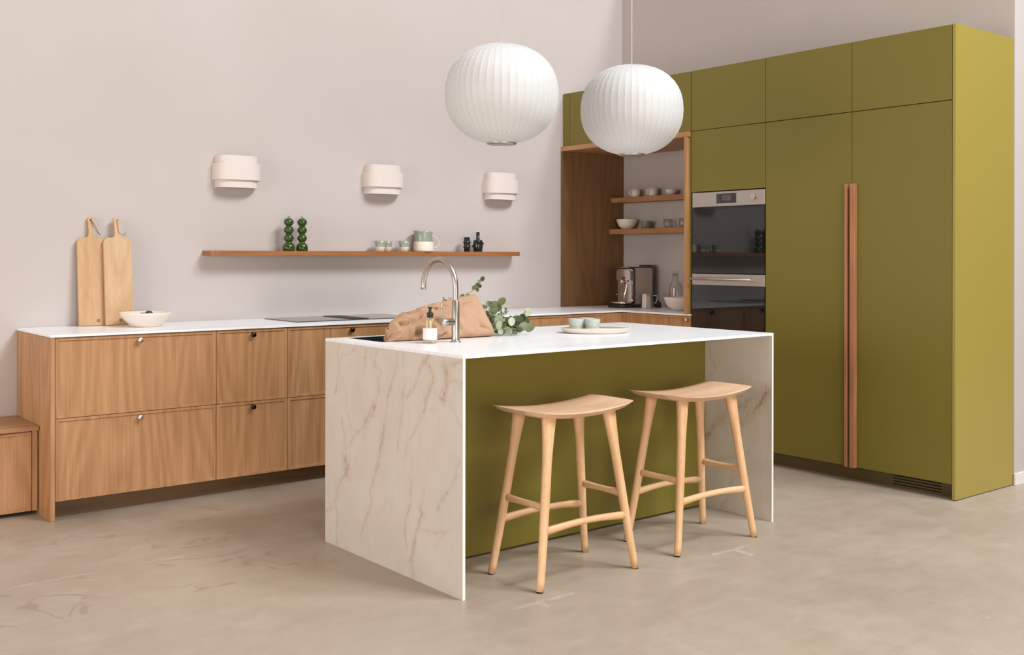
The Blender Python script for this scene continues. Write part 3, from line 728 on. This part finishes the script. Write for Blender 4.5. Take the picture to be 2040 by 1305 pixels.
def cup(name, x, y, z, r0, r1, h, band, mb, mt, label, grp, th=.004, cat='cup', thick=1):
    t = thing(name, label, cat, (x, y, z), grp)
    k_ = r0+(r1-r0)*band/h
    MB().lathe([(r0*.85, 0), (r0, .002), (k_, band)], (x, y, z), 32, cap1=False).build('base_band', mb, t)
    MB().lathe([(k_, band), (r1-.0005, h-.001), (r1-th/2, h), (r1-th, h-.001), (r0-th*.8, .006), (.001, .005)], (x, y, z), 32, cap0=False).build('glazed_body', mt, t)
    return t
czz = ZI+.0062
cup('cup', 3.410, 3.775, czz, .029, .0385, .063, .022, cream_cer, tray_sage, 'left sage glazed cup on the oval tray', 'cups on the tray')
cup('cup', 3.462, 3.714, czz, .029, .0385, .063, .022, cream_cer, tray_sage, 'right sage glazed cup on the oval tray', 'cups on the tray')
cup('cup', 3.500, 3.795, czz, .029, .0385, .063, .022, cream_cer, tray_sage, 'cup at the back of the tray behind the other two', 'cups on the tray')

# ================================================================== bowl and boards on the left worktop
bx, by = 2.003, 5.70
t = thing('fruit_bowl', 'wide shallow white bowl of dark fruit on the left worktop', 'bowl', (bx, by, ZC))
MB().lathe([(.05, 0), (.078, .001), (.082, .006), (.108, .034), (.130, .064), (.1365, .077), (.1345, .0785), (.131, .076), (.124, .062), (.10, .034), (.07, .013), (.002, .009)], (bx, by, ZC), 56).build('bowl_shell', white_cer, t)
rnd = random.Random(3)
for i, (dx, dy, dz) in enumerate([(-.02, -.01, .060), (.012, -.03, .058), (.04, .0, .056), (.07, .02, .050), (.0, .035, .056), (-.055, .02, .046), (.045, .045, .052), (-.01, .07, .05), (.02, .01, .068)]):
    tag(MB().lathe([(.0005, -.019), (.010, -.017), (.018, -.009), (.021, 0), (.018, .010), (.010, .017), (.003, .0175)], (bx+dx, by+dy, ZC+dz-.001), 16).build('plum', plum_m),
        'one of the dark purple fruits lying in the white bowl', 'fruit', 'fruit in the white bowl')

def board(xc, w, m, label, lean0, lean1, cordpts, em):
    z0, h, body = ZC+.0005, .598, .486
    hw = w/2; t = thing('cutting_board', label, 'cutting board', (xc, YW-lean0, ZC), 'cutting boards')
    out = [(-hw+.004, 0), (hw-.004, 0), (hw, .004)]
    def arc(cx, cz, r, a0, a1, n=8): return [(cx+r*math.cos(a0+(a1-a0)*i/n), cz+r*math.sin(a0+(a1-a0)*i/n)) for i in range(n+1)]
    R1 = .034; hwn = .0125; hr = .0165
    out += arc(hw-R1, body-R1, R1, 0, PI/2)
    out += arc(hwn+.016, body+.016, .016, -PI/2, -PI, 6)
    top = h-hr
    a_ = math.acos(hwn/hr) if hwn < hr else 0
    out += [(hwn, top-.07)]+arc(0, top, hr, -a_*.8, PI+a_*.8, 16)+[(-hwn, top-.07)]
    out += arc(-hwn-.016, body+.016, .016, 0, -PI/2, 6)
    out += arc(-hw+R1, body-R1, R1, PI/2, PI)+[(-hw, .004)]
    th = .017; n = len(out)
    # front, back with a hole near the top of the handle
    hole = [(.0055*math.cos(-2*PI*i/12), top+.0055*math.sin(-2*PI*i/12)) for i in range(12)]
    bm = bmesh.new(); vo = [bm.verts.new((x, 0, z)) for x, z in out]; vh = [bm.verts.new((x, 0, z)) for x, z in hole]
    es = [bm.edges.new((vo[i], vo[(i+1) % n])) for i in range(n)]+[bm.edges.new((vh[i], vh[(i+1) % 12])) for i in range(12)]
    g = bmesh.ops.triangle_fill(bm, use_beauty=True, edges=es)
    fs = [e for e in g['geom'] if isinstance(e, bmesh.types.BMFace)]
    ex = bmesh.ops.extrude_face_region(bm, geom=fs)
    for v_ in ex['geom']:
        if isinstance(v_, bmesh.types.BMVert): v_.co.y += th
    bmesh.ops.recalc_face_normals(bm, faces=bm.faces)
    be = [e for e in bm.edges if len(e.link_faces) == 2 and e.calc_face_angle(0) > .9]
    bmesh.ops.bevel(bm, geom=be, offset=.0025, segments=2, affect='EDGES', clamp_overlap=True)
    ang = math.atan2(lean0-lean1, h)
    for v_ in bm.verts:
        y, z = v_.co.y, v_.co.z
        v_.co.y = y*math.cos(ang)+z*math.sin(ang)*1.0; v_.co.z = z*math.cos(ang)-y*math.sin(ang)+th*math.sin(ang)
    me = bpy.data.meshes.new('board_body'); bm.to_mesh(me); bm.free(); me.materials.append(m)
    o = bpy.data.objects.new('board_body', me); scn.collection.objects.link(o); o.parent = t; o.location = (0, 0, .0005)
    fy_ = lambda z: YW-lean0+z*math.sin(ang)-.0012
    MB().sweep(smooth([(xc+a, fy_(b_)-.002-dd, ZC+b_) for a, b_, dd in cordpts]), .0013, 6).lathe([(.0005, -.0035), (.003, 0), (.0005, .0035)], (xc+cordpts[len(cordpts)//2][0], fy_(cordpts[len(cordpts)//2][1])-.003-cordpts[len(cordpts)//2][2], ZC+cordpts[len(cordpts)//2][1]), 8).build('leather_cord', cord_m, t)
    # small burnt emblem of upright strokes and side curves
    b = MB()
    for a, z_, hh in ((-.004, .022, .016), (.0, .018, .020), (.004, .022, .016)):
        b.box(xc+em+a-.0006, xc+em+a+.0006, fy_(z_)-.0006, fy_(z_)+.0006, ZC+z_, ZC+z_+hh)
    for sgn in (-1, 1):
        b.sweep([(xc+em+sgn*(.004+.006*math.sin(q)), fy_(.03)-.0004, ZC+.029+.006*math.cos(q)) for q in [PI*i/8 for i in range(9)]], .0006, 5)
    b.build('emblem', emb_m, t)
board(1.790, .150, board_z, 'oak cutting board with loop handle, left one leaning on the wall', .075, .022, [(.0, .575, 0), (.018, .54, .004), (.036, .508, .006), (.044, .500, .008), (.038, .507, .009), (.02, .55, .003), (.002, .578, 0)], .028)
board(1.9235, .152, board_z2, 'lighter oak cutting board overlapping on the right, behind the white bowl', .105, .045, [(.0, .575, 0), (.002, .55, .001), (.010, .512, .003), (.034, .500, .006), (.042, .505, .006), (.046, .518, .006)], .004)

# ================================================================== wall shelf and things on it
SX0, SX1, SD, SZ0, SZ1 = 2.436, 4.776, .13, 1.287, 1.3165
def arcp(cx, cy, r, a0, a1, n=10): return [(cx+r*math.cos(a0+(a1-a0)*i/n), cy+r*math.sin(a0+(a1-a0)*i/n)) for i in range(n+1)]
jx = 3.307; rc = .06
left = arcp(SX0+rc, YW-SD+rc, rc, PI, 1.5*PI)+[(jx-.0004, YW-SD), (jx-.0004, YW-.001), (SX0, YW-.001)]
right = [(jx+.0004, YW-SD)]+arcp(SX1-rc, YW-SD+rc, rc, -PI/2, 0)+[(SX1, YW-.001), (jx+.0004, YW-.001)]
t = thing('wall_shelf', 'long oak wall shelf with rounded ends under the wall lights', 'shelf', (3.58, YW, SZ0))
MB().prism(left, SZ0, SZ1).build('shelf_board', wood_sh, t, bevel=.001)
MB().prism(right, SZ0, SZ1).build('shelf_board', wood_sh, t, bevel=.001)
SH = SZ1
def mill(x, lab):
    t = thing('pepper_mill', lab, 'mill', (x, 5.897, SH), 'green beaded mills')
    prof = [(.030, 0), (.036, .004), (.0375, .020), (.034, .036), (.026, .046), (.018, .0505), (.0185, .053)]
    for c_ in (.0795, .1285, .1775+.0): 
        for a in range(-7, 8):
            q = a/8*PI/2*1.06; r_ = .0305*math.cos(q)
            prof.append((max(r_, .017), c_+.0265*math.sin(q)))
    prof = prof[:-3]
    prof += [(.012, .203), (.004, .205)]
    MB().lathe(prof, (x, 5.897, SH), 36).build('beaded_body', green_gloss, t)
    MB().lathe([(.003, 0), (.003, .006), (.008, .010), (.0085, .014), (.003, .018)], (x, 5.897, SH+.203), 14).build('top_nut', chrome, t)
mill(2.950, 'left of two glossy green beaded pepper mills on the wall shelf')
mill(3.041, 'right of two glossy green beaded pepper mills on the wall shelf')
cupz = dict(th=.004)
cup('cup', 3.604, 5.897, SH, .0275, .0375, .069, .030, cream_cer, sage, 'leftmost sage and cream tumbler on the wall shelf', 'tumblers on the wall shelf')
cup('cup', 3.682, 5.940, SH, .0275, .0360, .068, .030, cream_cer, sage, 'sage and cream tumbler standing behind the leftmost one', 'tumblers on the wall shelf')
cup('cup', 3.790, 5.897, SH, .0275, .0375, .069, .030, cream_cer, sage, 'sage and cream tumbler next to the pitcher', 'tumblers on the wall shelf')
px, py = 3.950, 5.908
t = thing('pitcher', 'ceramic pitcher with sage top and cream base on the wall shelf', 'pitcher', (px, py, SH))
MB().lathe([(.064, 0), (.070, .003), (.0715, .012), (.067, .060), (.0635, .066)], (px, py, SH), 40, cap1=False).build('base_band', cream_cer, t)
b = MB().lathe([(.0635, .066), (.0605, .10), (.0605, .126), (.0625, .134), (.0600, .1345), (.0575, .125), (.058, .08), (.05, .02), (.002, .012)], (px, py, SH), 40, cap0=False)
b.v = [(x-(max(0, (px-.04-x))/.022*.010 if z > SH+.12 else 0), y, z+(max(0, px-.03-x)*.22 if z > SH+.12 else 0)) for x, y, z in b.v]
b.build('glazed_body', sage, t)
MB().sweep(smooth([(px+.058, py, SH+.112), (px+.080, py-.004, SH+.106), (px+.104, py-.008, SH+.090), (px+.118, py-.01, SH+.064), (px+.112, py-.008, SH+.038), (px+.090, py-.004, SH+.026), (px+.066, py, SH+.027)]), .0034, 10).build('handle', cream_cer, t)
vx = 4.306
t = thing('small_vase', 'small black ridged candle vase on the wall shelf', 'vase', (vx, 5.90, SH))
MB().lathe([(.021, 0), (.021, .028), (.029, .033), (.022, .039), (.0215, .058), (.029, .063), (.022, .070), (.0215, .101), (.017, .101), (.016, .06), (.002, .055)], (vx, 5.90, SH), 28).build('vase_body', black_ceramic, t)
vx = 4.402
t = thing('bottle_vase', 'taller black bottle vase with narrow neck and knobbly body', 'vase', (vx, 5.90, SH))
MB().lathe([(.029, 0), (.031, .004), (.034, .025), (.036, .045), (.034, .060), (.032, .076), (.030, .080), (.015, .084), (.0125, .090), (.0125, .138), (.009, .138), (.009, .09)], (vx, 5.90, SH), 32).build('vase_body', black_ceramic, t)
b = MB()
for a in range(7):
    q = 2*PI*a/7
    b.lathe([(.0005, -.009), (.007, -.006), (.009, 0), (.007, .006), (.0005, .009)], (vx+.035*math.cos(q), 5.90+.035*math.sin(q), SH+.058-.018*(a % 2)), 12)
b.build('applied_beads', black_ceramic, t)

# ================================================================== wall lights
def dshape(w, d, n=3.1, k=28): return [(w/2*math.copysign(abs(math.cos(q))**(2/n), math.cos(q)), -d*abs(math.sin(q))**(2/n)) for q in [PI*i/k for i in range(k+1)]]
def dshell(mb, w, d, z0, z1, th=.009):
    o, i_ = dshape(w, d), dshape(w-2*th, d-th); n = len(o); vs = []
    for z in (z0, z1): vs += [(x, y, z) for x, y in o]+[(x, y, z) for x, y in i_]
    A, B, C_, D_ = 0, n, 2*n, 3*n; fs = []
    for i in range(n-1):
        fs += [(A+i, A+i+1, C_+i+1, C_+i), (B+i+1, B+i, D_+i, D_+i+1), (C_+i, C_+i+1, D_+i+1, D_+i), (A+i+1, A+i, B+i, B+i+1)]
    fs += [(A, C_, D_, B), (A+n-1, B+n-1, D_+n-1, C_+n-1)]
    return mb.add(vs, fs, True)
sconce = thing('wall_sconce', 'white plaster wall light nearest the cutting boards, leftmost of three', 'wall light', (2.640, YW, 1.693), 'white plaster wall lights')
dshell(MB(), .258, .090, 0, .192).build('inner_shade', plaster_sconce, sconce, local=True)
dshell(MB(), .288, .104, .046, .144, .0085).build('outer_band', plaster_sconce, sconce, local=True)
MB().box(-.06, .06, -.012, 0, .05, .14).build('wall_plate', plaster_sconce, sconce, local=True)
for o in sconce.children:
    bm = bmesh.new(); bm.from_mesh(o.data)
    for e in bm.edges: e.smooth = not (len(e.link_faces) == 2 and e.calc_face_angle(0) > .5)
    bm.to_mesh(o.data); bm.free()
dup(sconce, (3.664, YW, 1.693), 'white plaster wall light in the middle above the tumblers')
dup(sconce, (4.650, YW, 1.690), 'white plaster wall light on the right above the black vases')

# ================================================================== pendants
pend = thing('pendant_lamp', 'left ribbed white globe pendant, nearer and larger looking', 'pendant lamp', (2.892, 3.70, 2.012), 'ribbed globe pendants')
def shade(nr=48, sub=4):
    Rr, Hh, p = .2535, .222, 2.22; prof = []
    for i in range(41):
        q = -PI/2+PI*i/40; r = Rr*abs(math.cos(q))**(2/p); z = Hh*math.copysign(abs(math.sin(q))**(2/p), math.sin(q))
        prof.append((r, z))
    prof = [(r, z) for r, z in prof if r > .066]
    prof = [(.066, prof[0][1]-.0015)]+prof+[(.060, prof[-1][1]+.0015)]
    vs = []; seg = nr*sub
    for r, z in prof:
        for i in range(seg):
            ph = (i % sub)/sub; rr_ = r*(1-.006*math.sin(PI*ph)**.8); q = 2*PI*i/seg
            vs.append((rr_*math.cos(q), rr_*math.sin(q), z))
    n = len(prof)
    fs = [(j*seg+i, j*seg+(i+1) % seg, (j+1)*seg+(i+1) % seg, (j+1)*seg+i) for j in range(n-1) for i in range(seg)]
    mb = MB().add(vs, fs, True); ribs = MB()
    for a in range(nr):
        q = 2*PI*(a)/nr
        ribs.sweep([((r+.0002)*math.cos(q), (r+.0002)*math.sin(q), z) for r, z in prof[::2]], .0009, 4, cap=False)
    return mb, ribs, prof[0][1], prof[-1][1]
mb, ribs, zb_, zt_ = shade()
sh = mb.build('lamp_shade', shade_m, pend, local=True)
bm = bmesh.new(); bm.from_mesh(sh.data)
for e in bm.edges:
    a, b_ = e.verts; ia, ib = a.index % 192, b_.index % 192
    e.smooth = not (ia == ib and ia % 4 == 0)
bm.to_mesh(sh.data); bm.free()
ribs.build('wire_ribs', rib_m, sh, local=True)['kind'] = 'stuff'
MB().lathe([(.066, 0), (.067, -.005), (.060, -.008), (.030, -.010), (.004, -.0105)], (0, 0, zb_), 40, cap0=False).build('bottom_cap', steel, pend, local=True)
MB().lathe([(.060, 0), (.060, -.002), (.030, -.003), (.006, -.003), (.003, .0)], (0, 0, zt_), 32, cap0=False).build('top_cap', white_paint, pend, local=True)
MB().lathe([(.0028, 0), (.0028, 5.6-2.012-zt_-.02)], (0, 0, zt_), 8).build('cord', white_paint, pend, local=True)
MB().lathe([(.004, -.03), (.05, -.028), (.055, -.02), (.055, -.0005)], (0, 0, 5.6-2.012), 24).build('ceiling_rose', white_paint, pend, local=True)
dup(pend, (3.711, 3.70, 2.012), 'right ribbed white globe pendant in front of the niche')

# ================================================================== stools
def stool(cx, cy, label):
    t = thing('counter_stool', label, 'stool', (cx, cy, 0), 'pale oak counter stools')
    # seat: curved lengthwise, thin rounded rim
    n, m_ = 40, 20; vs = []; A, B = .284, .152; zc2 = .664
    def top(u, v): return zc2+.003+.024*abs(u)**2.0
    for side in (1, -1):
        for i in range(n+1):
            for j in range(m_+1):
                u = -1+2*i/n; v_ = -1+2*j/m_
                # square -> rounded rectangle
                e_ = .13
                c_ = 1-.05*u**6*v_**6; x = A*u*(1-.02*v_*v_)*c_; y = B*v_*(1-.05*u*u)*c_
                rim = 1-(1-abs(u)**6)*(1-abs(v_)**6); th = .0105*(1-rim)**.5+.0030
                z = top(u, v_)+(.0 if side > 0 else -2*th)-(.002*rim if side > 0 else -.002*rim)
                if side < 0: x *= .985; y *= .965
                vs.append((x, y, z))
    q = (n+1)*(m_+1); I = lambda i, j, s: s*q+i*(m_+1)+j; fs = []
    for i in range(n):
        for j in range(m_):
            fs.append((I(i, j, 0), I(i+1, j, 0), I(i+1, j+1, 0), I(i, j+1, 0))); fs.append((I(i, j, 1), I(i, j+1, 1), I(i+1, j+1, 1), I(i+1, j, 1)))
    for i in range(n): fs += [(I(i, 0, 0), I(i, 0, 1), I(i+1, 0, 1), I(i+1, 0, 0)), (I(i, m_, 0), I(i+1, m_, 0), I(i+1, m_, 1), I(i, m_, 1))]
    for j in range(m_): fs += [(I(0, j, 0), I(0, j+1, 0), I(0, j+1, 1), I(0, j, 1)), (I(n, j, 0), I(n, j, 1), I(n, j+1, 1), I(n, j+1, 0))]
    MB().add(vs, fs, True).build('seat', seat_x, t, local=True)
    fx_, fy_ = .257, .1525
    def legp(s): # 0 foot .. 1 top ; splayed, straighter near the top
        k_ = s
        x = fx_+( .160-fx_)*(k_**.92); y = fy_+(.092-fy_)*k_
        return x, y, .004+s*(.664-.004)
    for sx in (-1, 1):
        for sy in (-1, 1):
            pts = []; rd = []
            for i in range(19):
                s = i/18; x, y, z = legp(s); pts.append((sx*x, sy*y, z-.006*(1 if s == 1 else 0)))
                r = .0150+.0045*math.sin(min(1, s*1.25)*PI*.5)
                fl = max(0, (s-.72)/.28); ra = r+.0145*fl**1.4; rb = r+.004*fl
                rd.append((rb, ra))
            MB().sweep(pts, rd, 18, up=(1, 0, 0)).build('leg', stool_z, t, local=True)
            x, y, z = legp(0); MB().lathe([(.013, 0), (.0135, .0045)], (sx*x, sy*y, 0), 14).build('foot_pad', rubber, t, local=True)
    def at(z): s = (z-.004)/.66; return legp(s)
    for sy in (-1, 1):
        x, y, z = at(.222)
        P_ = [(-x+.006+(2*x-.012)*i/12, sy*y, z+.012*math.sin(PI*i/12)) for i in range(13)]
        MB().sweep(P_, [(.0125, .0165-.0035*math.sin(PI*i/12)) for i in range(13)], 14).build('stretcher', stool_x, t, local=True)
    for sx in (-1, 1):
        x, y, z = at(.312)
        P_ = [(sx*x, -y+.006+(2*y-.012)*i/10, z) for i in range(11)]
        MB().sweep(P_, [(.011, .0165-.004*math.sin(PI*i/10)) for i in range(11)], 14).build('stretcher', stool_y, t, local=True)
    return t
st = stool(2.845, 3.222, 'left pale oak counter stool with curved seat at the island')
dup(st, (3.620, 3.227, 0), 'right pale oak counter stool with curved seat, beside the far stone side')

# ================================================================== niche: crockery
def mug(x, y, z, lab):
    t = thing('mug', lab, 'mug', (x, y, z), 'mugs on the upper niche shelf')
    MB().lathe([(.026, 0), (.031, .004), (.034, .02), (.035, .062), (.032, .062), (.031, .02), (.002, .008)], (x, y, z), 28).build('mug_body', cream_cer, t)
    ring = [(x-.010, y+.032+.024*math.sin(q), z+.036-.020*math.cos(q)) for q in [PI*i/12 for i in range(13)]]
    MB().sweep(ring, .0065, 10).build('handle', cream_cer, t)
mug(5.82, 5.760, 1.7425, 'speckled cream mug at the left end of the upper niche shelf')
mug(5.82, 5.572, 1.7425, 'speckled cream mug second from the left on the upper niche shelf')
def bowl(name, x, y, z, r, h, m, lab, grp=None, foot=.5, cat='bowl'):
    o = MB().lathe([(r*foot*.9, 0), (r*foot, .002), (r*.80, h*.35), (r*.97, h*.8), (r, h), (r-.004, h), (r*.9, h*.7), (r*.7, h*.3), (.002, .008)], (x, y, z), 40).build(name, m)
    o.data.transform(Matrix.Translation((-x, -y, -z))); o.location = (x, y, z)
    return tag(o, lab, cat, grp)
bowl('small_bowl', 5.82, 5.386, 1.7425, .047, .042, white_cer, 'small white bowl on the upper niche shelf right of the mugs')
def tumbler(x, y, z, r, h, lab):
    return tag(MB().lathe([(r*.8, 0), (r*.95, h*.35), (r, h), (r-.0025, h), (r*.95-.0025, h*.35), (r*.76, .004), (.001, .004)], (x, y, z), 28).build('glass_tumbler', clear_glass), lab, 'glass', 'glasses in the niche')
tumbler(5.82, 5.232, 1.7425, .026, .085, 'clear glass at the right end of the upper niche shelf')
tumbler(5.82, 5.418, 1.4975, .037, .068, 'clear tumbler on the lower niche shelf beside the sage bowl')
tumbler(5.82, 5.262, 1.4975, .038, .070, 'clear tumbler at the right end of the lower niche shelf')
bowl('serving_bowl', 5.815, 5.848, 1.4975, .083, .078, white_cer, 'white bowl at the left end of the lower niche shelf', foot=.5)
bowl('small_bowl', 5.82, 5.645, 1.4975, .046, .058, sage_d, 'small dark sage bowl on the lower niche shelf', foot=.78)
# large bowl on the worktop
gx, gy = 5.57, 5.060
bowl('salad_bowl', gx, gy, ZC, .122, .096, cream_cer, 'large cream bowl on the worktop at the right of the niche', foot=.42)
# carafe
cx_, cy_ = 5.76, 5.287
t = thing('glass_carafe', 'clear glass carafe standing behind the large cream bowl', 'carafe', (cx_, cy_, ZC))
MB().lathe([(.042, 0), (.048, .006), (.049, .02), (.049, .150), (.045, .175), (.027, .205), (.024, .215), (.024, .258), (.0215, .258), (.0215, .215), (.0245, .203), (.042, .173), (.0465, .15), (.0465, .02), (.04, .008), (.001, .008)], (cx_, cy_, ZC), 36).build('carafe_body', clear_glass, t)
MB().lathe([(.021, .240), (.021, .262), (.026, .264), (.026, .274), (.002, .275)], (cx_, cy_, ZC), 24).build('stopper', clear_glass, t)
# coffee machine : front faces -X, side faces -Y
ky0, ky1, kx0, kx1 = 5.555, 5.735, 5.60, 5.80
t = thing('espresso_machine', 'chrome and grey espresso machine on a black base in the niche corner', 'coffee machine', (5.68, 5.645, ZC))
def rrect(x0, x1, y0, y1, r, n=6):
    return arcp(x0+r, y0+r, r, PI, 1.5*PI, n)+arcp(x1-r, y0+r, r, 1.5*PI, 2*PI, n)+arcp(x1-r, y1-r, r, 0, PI/2, n)+arcp(x0+r, y1-r, r, PI/2, PI, n)
MB().prism(rrect(5.475, 5.79, 5.545, 5.735, .05), ZC+.0003, ZC+.026, True).build('base', black_plastic, t)
MB().prism(rrect(5.49, 5.615, 5.56, 5.72, .045), ZC+.0262, ZC+.046, True).build('drip_tray', chrome, t)
# body: rounded top corners in the X-Z plane of the side
def ubody(x0, x1, z0, z1, y0, y1, r):
    pr = [(x0, z0), (x1, z0)]+arcp(x1-r, z1-r, r, 0, PI/2, 6)+arcp(x0+r, z1-r, r, PI/2, PI, 6); n = len(pr)
    vs = [(x, y0, z) for x, z in pr]+[(x, y1, z) for x, z in pr]
    fs = [tuple(range(n)), tuple(range(n, 2*n))[::-1]]+[(i, (i+1) % n, n+(i+1) % n, n+i) for i in range(n)]
    return MB().add(vs, fs)
grey_m = mat('grey_machine_side', lin(176, 160, 146), .5, .1)
ubody(kx0+.012, kx1, ZC+.026, ZC+.298, ky0+.004, ky1-.004, .02).build('body', grey_m, t)
ubody(kx0+.014, kx1+.001, ZC+.2985, ZC+.303, ky0+.002, ky1-.002, .002).build('top_lid', black_plastic, t)
def frontu(x0, x1, z0, z1, y0, y1, r):
    pr = [(y0, z0), (y1, z0)]+arcp(y1-r, z1-r, r, 0, PI/2, 6)+arcp(y0+r, z1-r, r, PI/2, PI, 6); n = len(pr)
    vs = [(x0, y, z) for y, z in pr]+[(x1, y, z) for y, z in pr]
    fs = [tuple(range(n)), tuple(range(n, 2*n))[::-1]]+[(i, (i+1) % n, n+(i+1) % n, n+i) for i in range(n)]
    return MB().add(vs, fs)
frontu(kx0+.002, kx0+.0118, ZC+.03, ZC+.296, ky0, ky1, .022).build('trim_frame', black_plastic, t)
frontu(kx0-.004, kx0+.0018, ZC+.045, ZC+.288, ky0+.010, ky1-.010, .02).build('front_plate', chrome, t)
frontu(kx0-.026, kx0-.0045, ZC+.205, ZC+.284, ky0+.018, ky1-.018, .024).build('brew_head', chrome, t)
MB().lathe([(.010, 0), (.012, -.003), (.010, -.007), (.001, -.008)], (kx0-.0265, (ky0+ky1)/2-.004, ZC+.220), 20, 'X').build('brew_button', red_m, t)
MB().lathe([(.012, 0), (.014, .02), (.014, .03)], (kx0-.020, (ky0+ky1)/2+.02, ZC+.175), 18).build('spout', chrome, t)
MB().sweep([(kx0-.02, ky0+.035, ZC+.20), (kx0-.035, ky0+.045, ZC+.17), (kx0-.045, ky0+.055, ZC+.10), (kx0-.05, ky0+.058, ZC+.062)], [.006, .006, .006, .008], 12).build('steam_wand', chrome, t)
MB().sweep([(kx0-.05, ky0+.055, ZC+.100), (kx0-.10, ky0+.085, ZC+.098), (kx0-.105, ky0+.088, ZC+.098)], .0035, 10).build('wand_handle', chrome, t)
MB().box(kx0-.03, kx0-.012, ky0+.03, ky1-.03, ZC+.2975, ZC+.306).build('capsule_lever', chrome, t, bevel=.003)
MB().prism(rrect(kx1+.003, kx1+.075, ky0+.03, ky1-.02, .02), ZC+.03, ZC+.318, True).build('water_tank', thin_glass('smoked_tank', lin(200, 190, 180)), t)
# steel milk jug, faceted
jx_, jy_ = 5.60, 5.425
t = thing('milk_jug', 'faceted steel milk jug beside the espresso machine', 'jug', (jx_, jy_, ZC))
b = MB()
prof = [(.044, 0), (.046, .004), (.042, .095), (.040, .108), (.038, .106), (.04, .02), (.002, .01)]
vs = []; seg = 8
for r, z in prof:
    for i in range(seg):
        q = 2*PI*(i+.5)/seg+.28; vs.append((jx_+r*math.cos(q), jy_+r*math.sin(q), ZC+z))
fs = [(j*seg+i, j*seg+(i+1) % seg, (j+1)*seg+(i+1) % seg, (j+1)*seg+i) for j in range(len(prof)-1) for i in range(seg)]+[tuple(range(seg))[::-1]]
b.add(vs, fs).build('jug_body', steel, t)
MB().sweep([(jx_+.030, jy_-.026, ZC+.094), (jx_+.052, jy_-.048, ZC+.096), (jx_+.058, jy_-.054, ZC+.085), (jx_+.050, jy_-.047, ZC+.045), (jx_+.034, jy_-.028, ZC+.032)], .0032, 8).build('handle', steel, t)
# black grinder foot behind the jug
t = thing('capsule_tin', 'small black container behind the milk jug', 'container', (5.76, 5.46, ZC))
MB().lathe([(.024, 0), (.027, .004), (.027, .034), (.020, .040), (.012, .048), (.002, .049)], (5.765, 5.470, ZC), 24).build('tin_body', black_plastic, t)
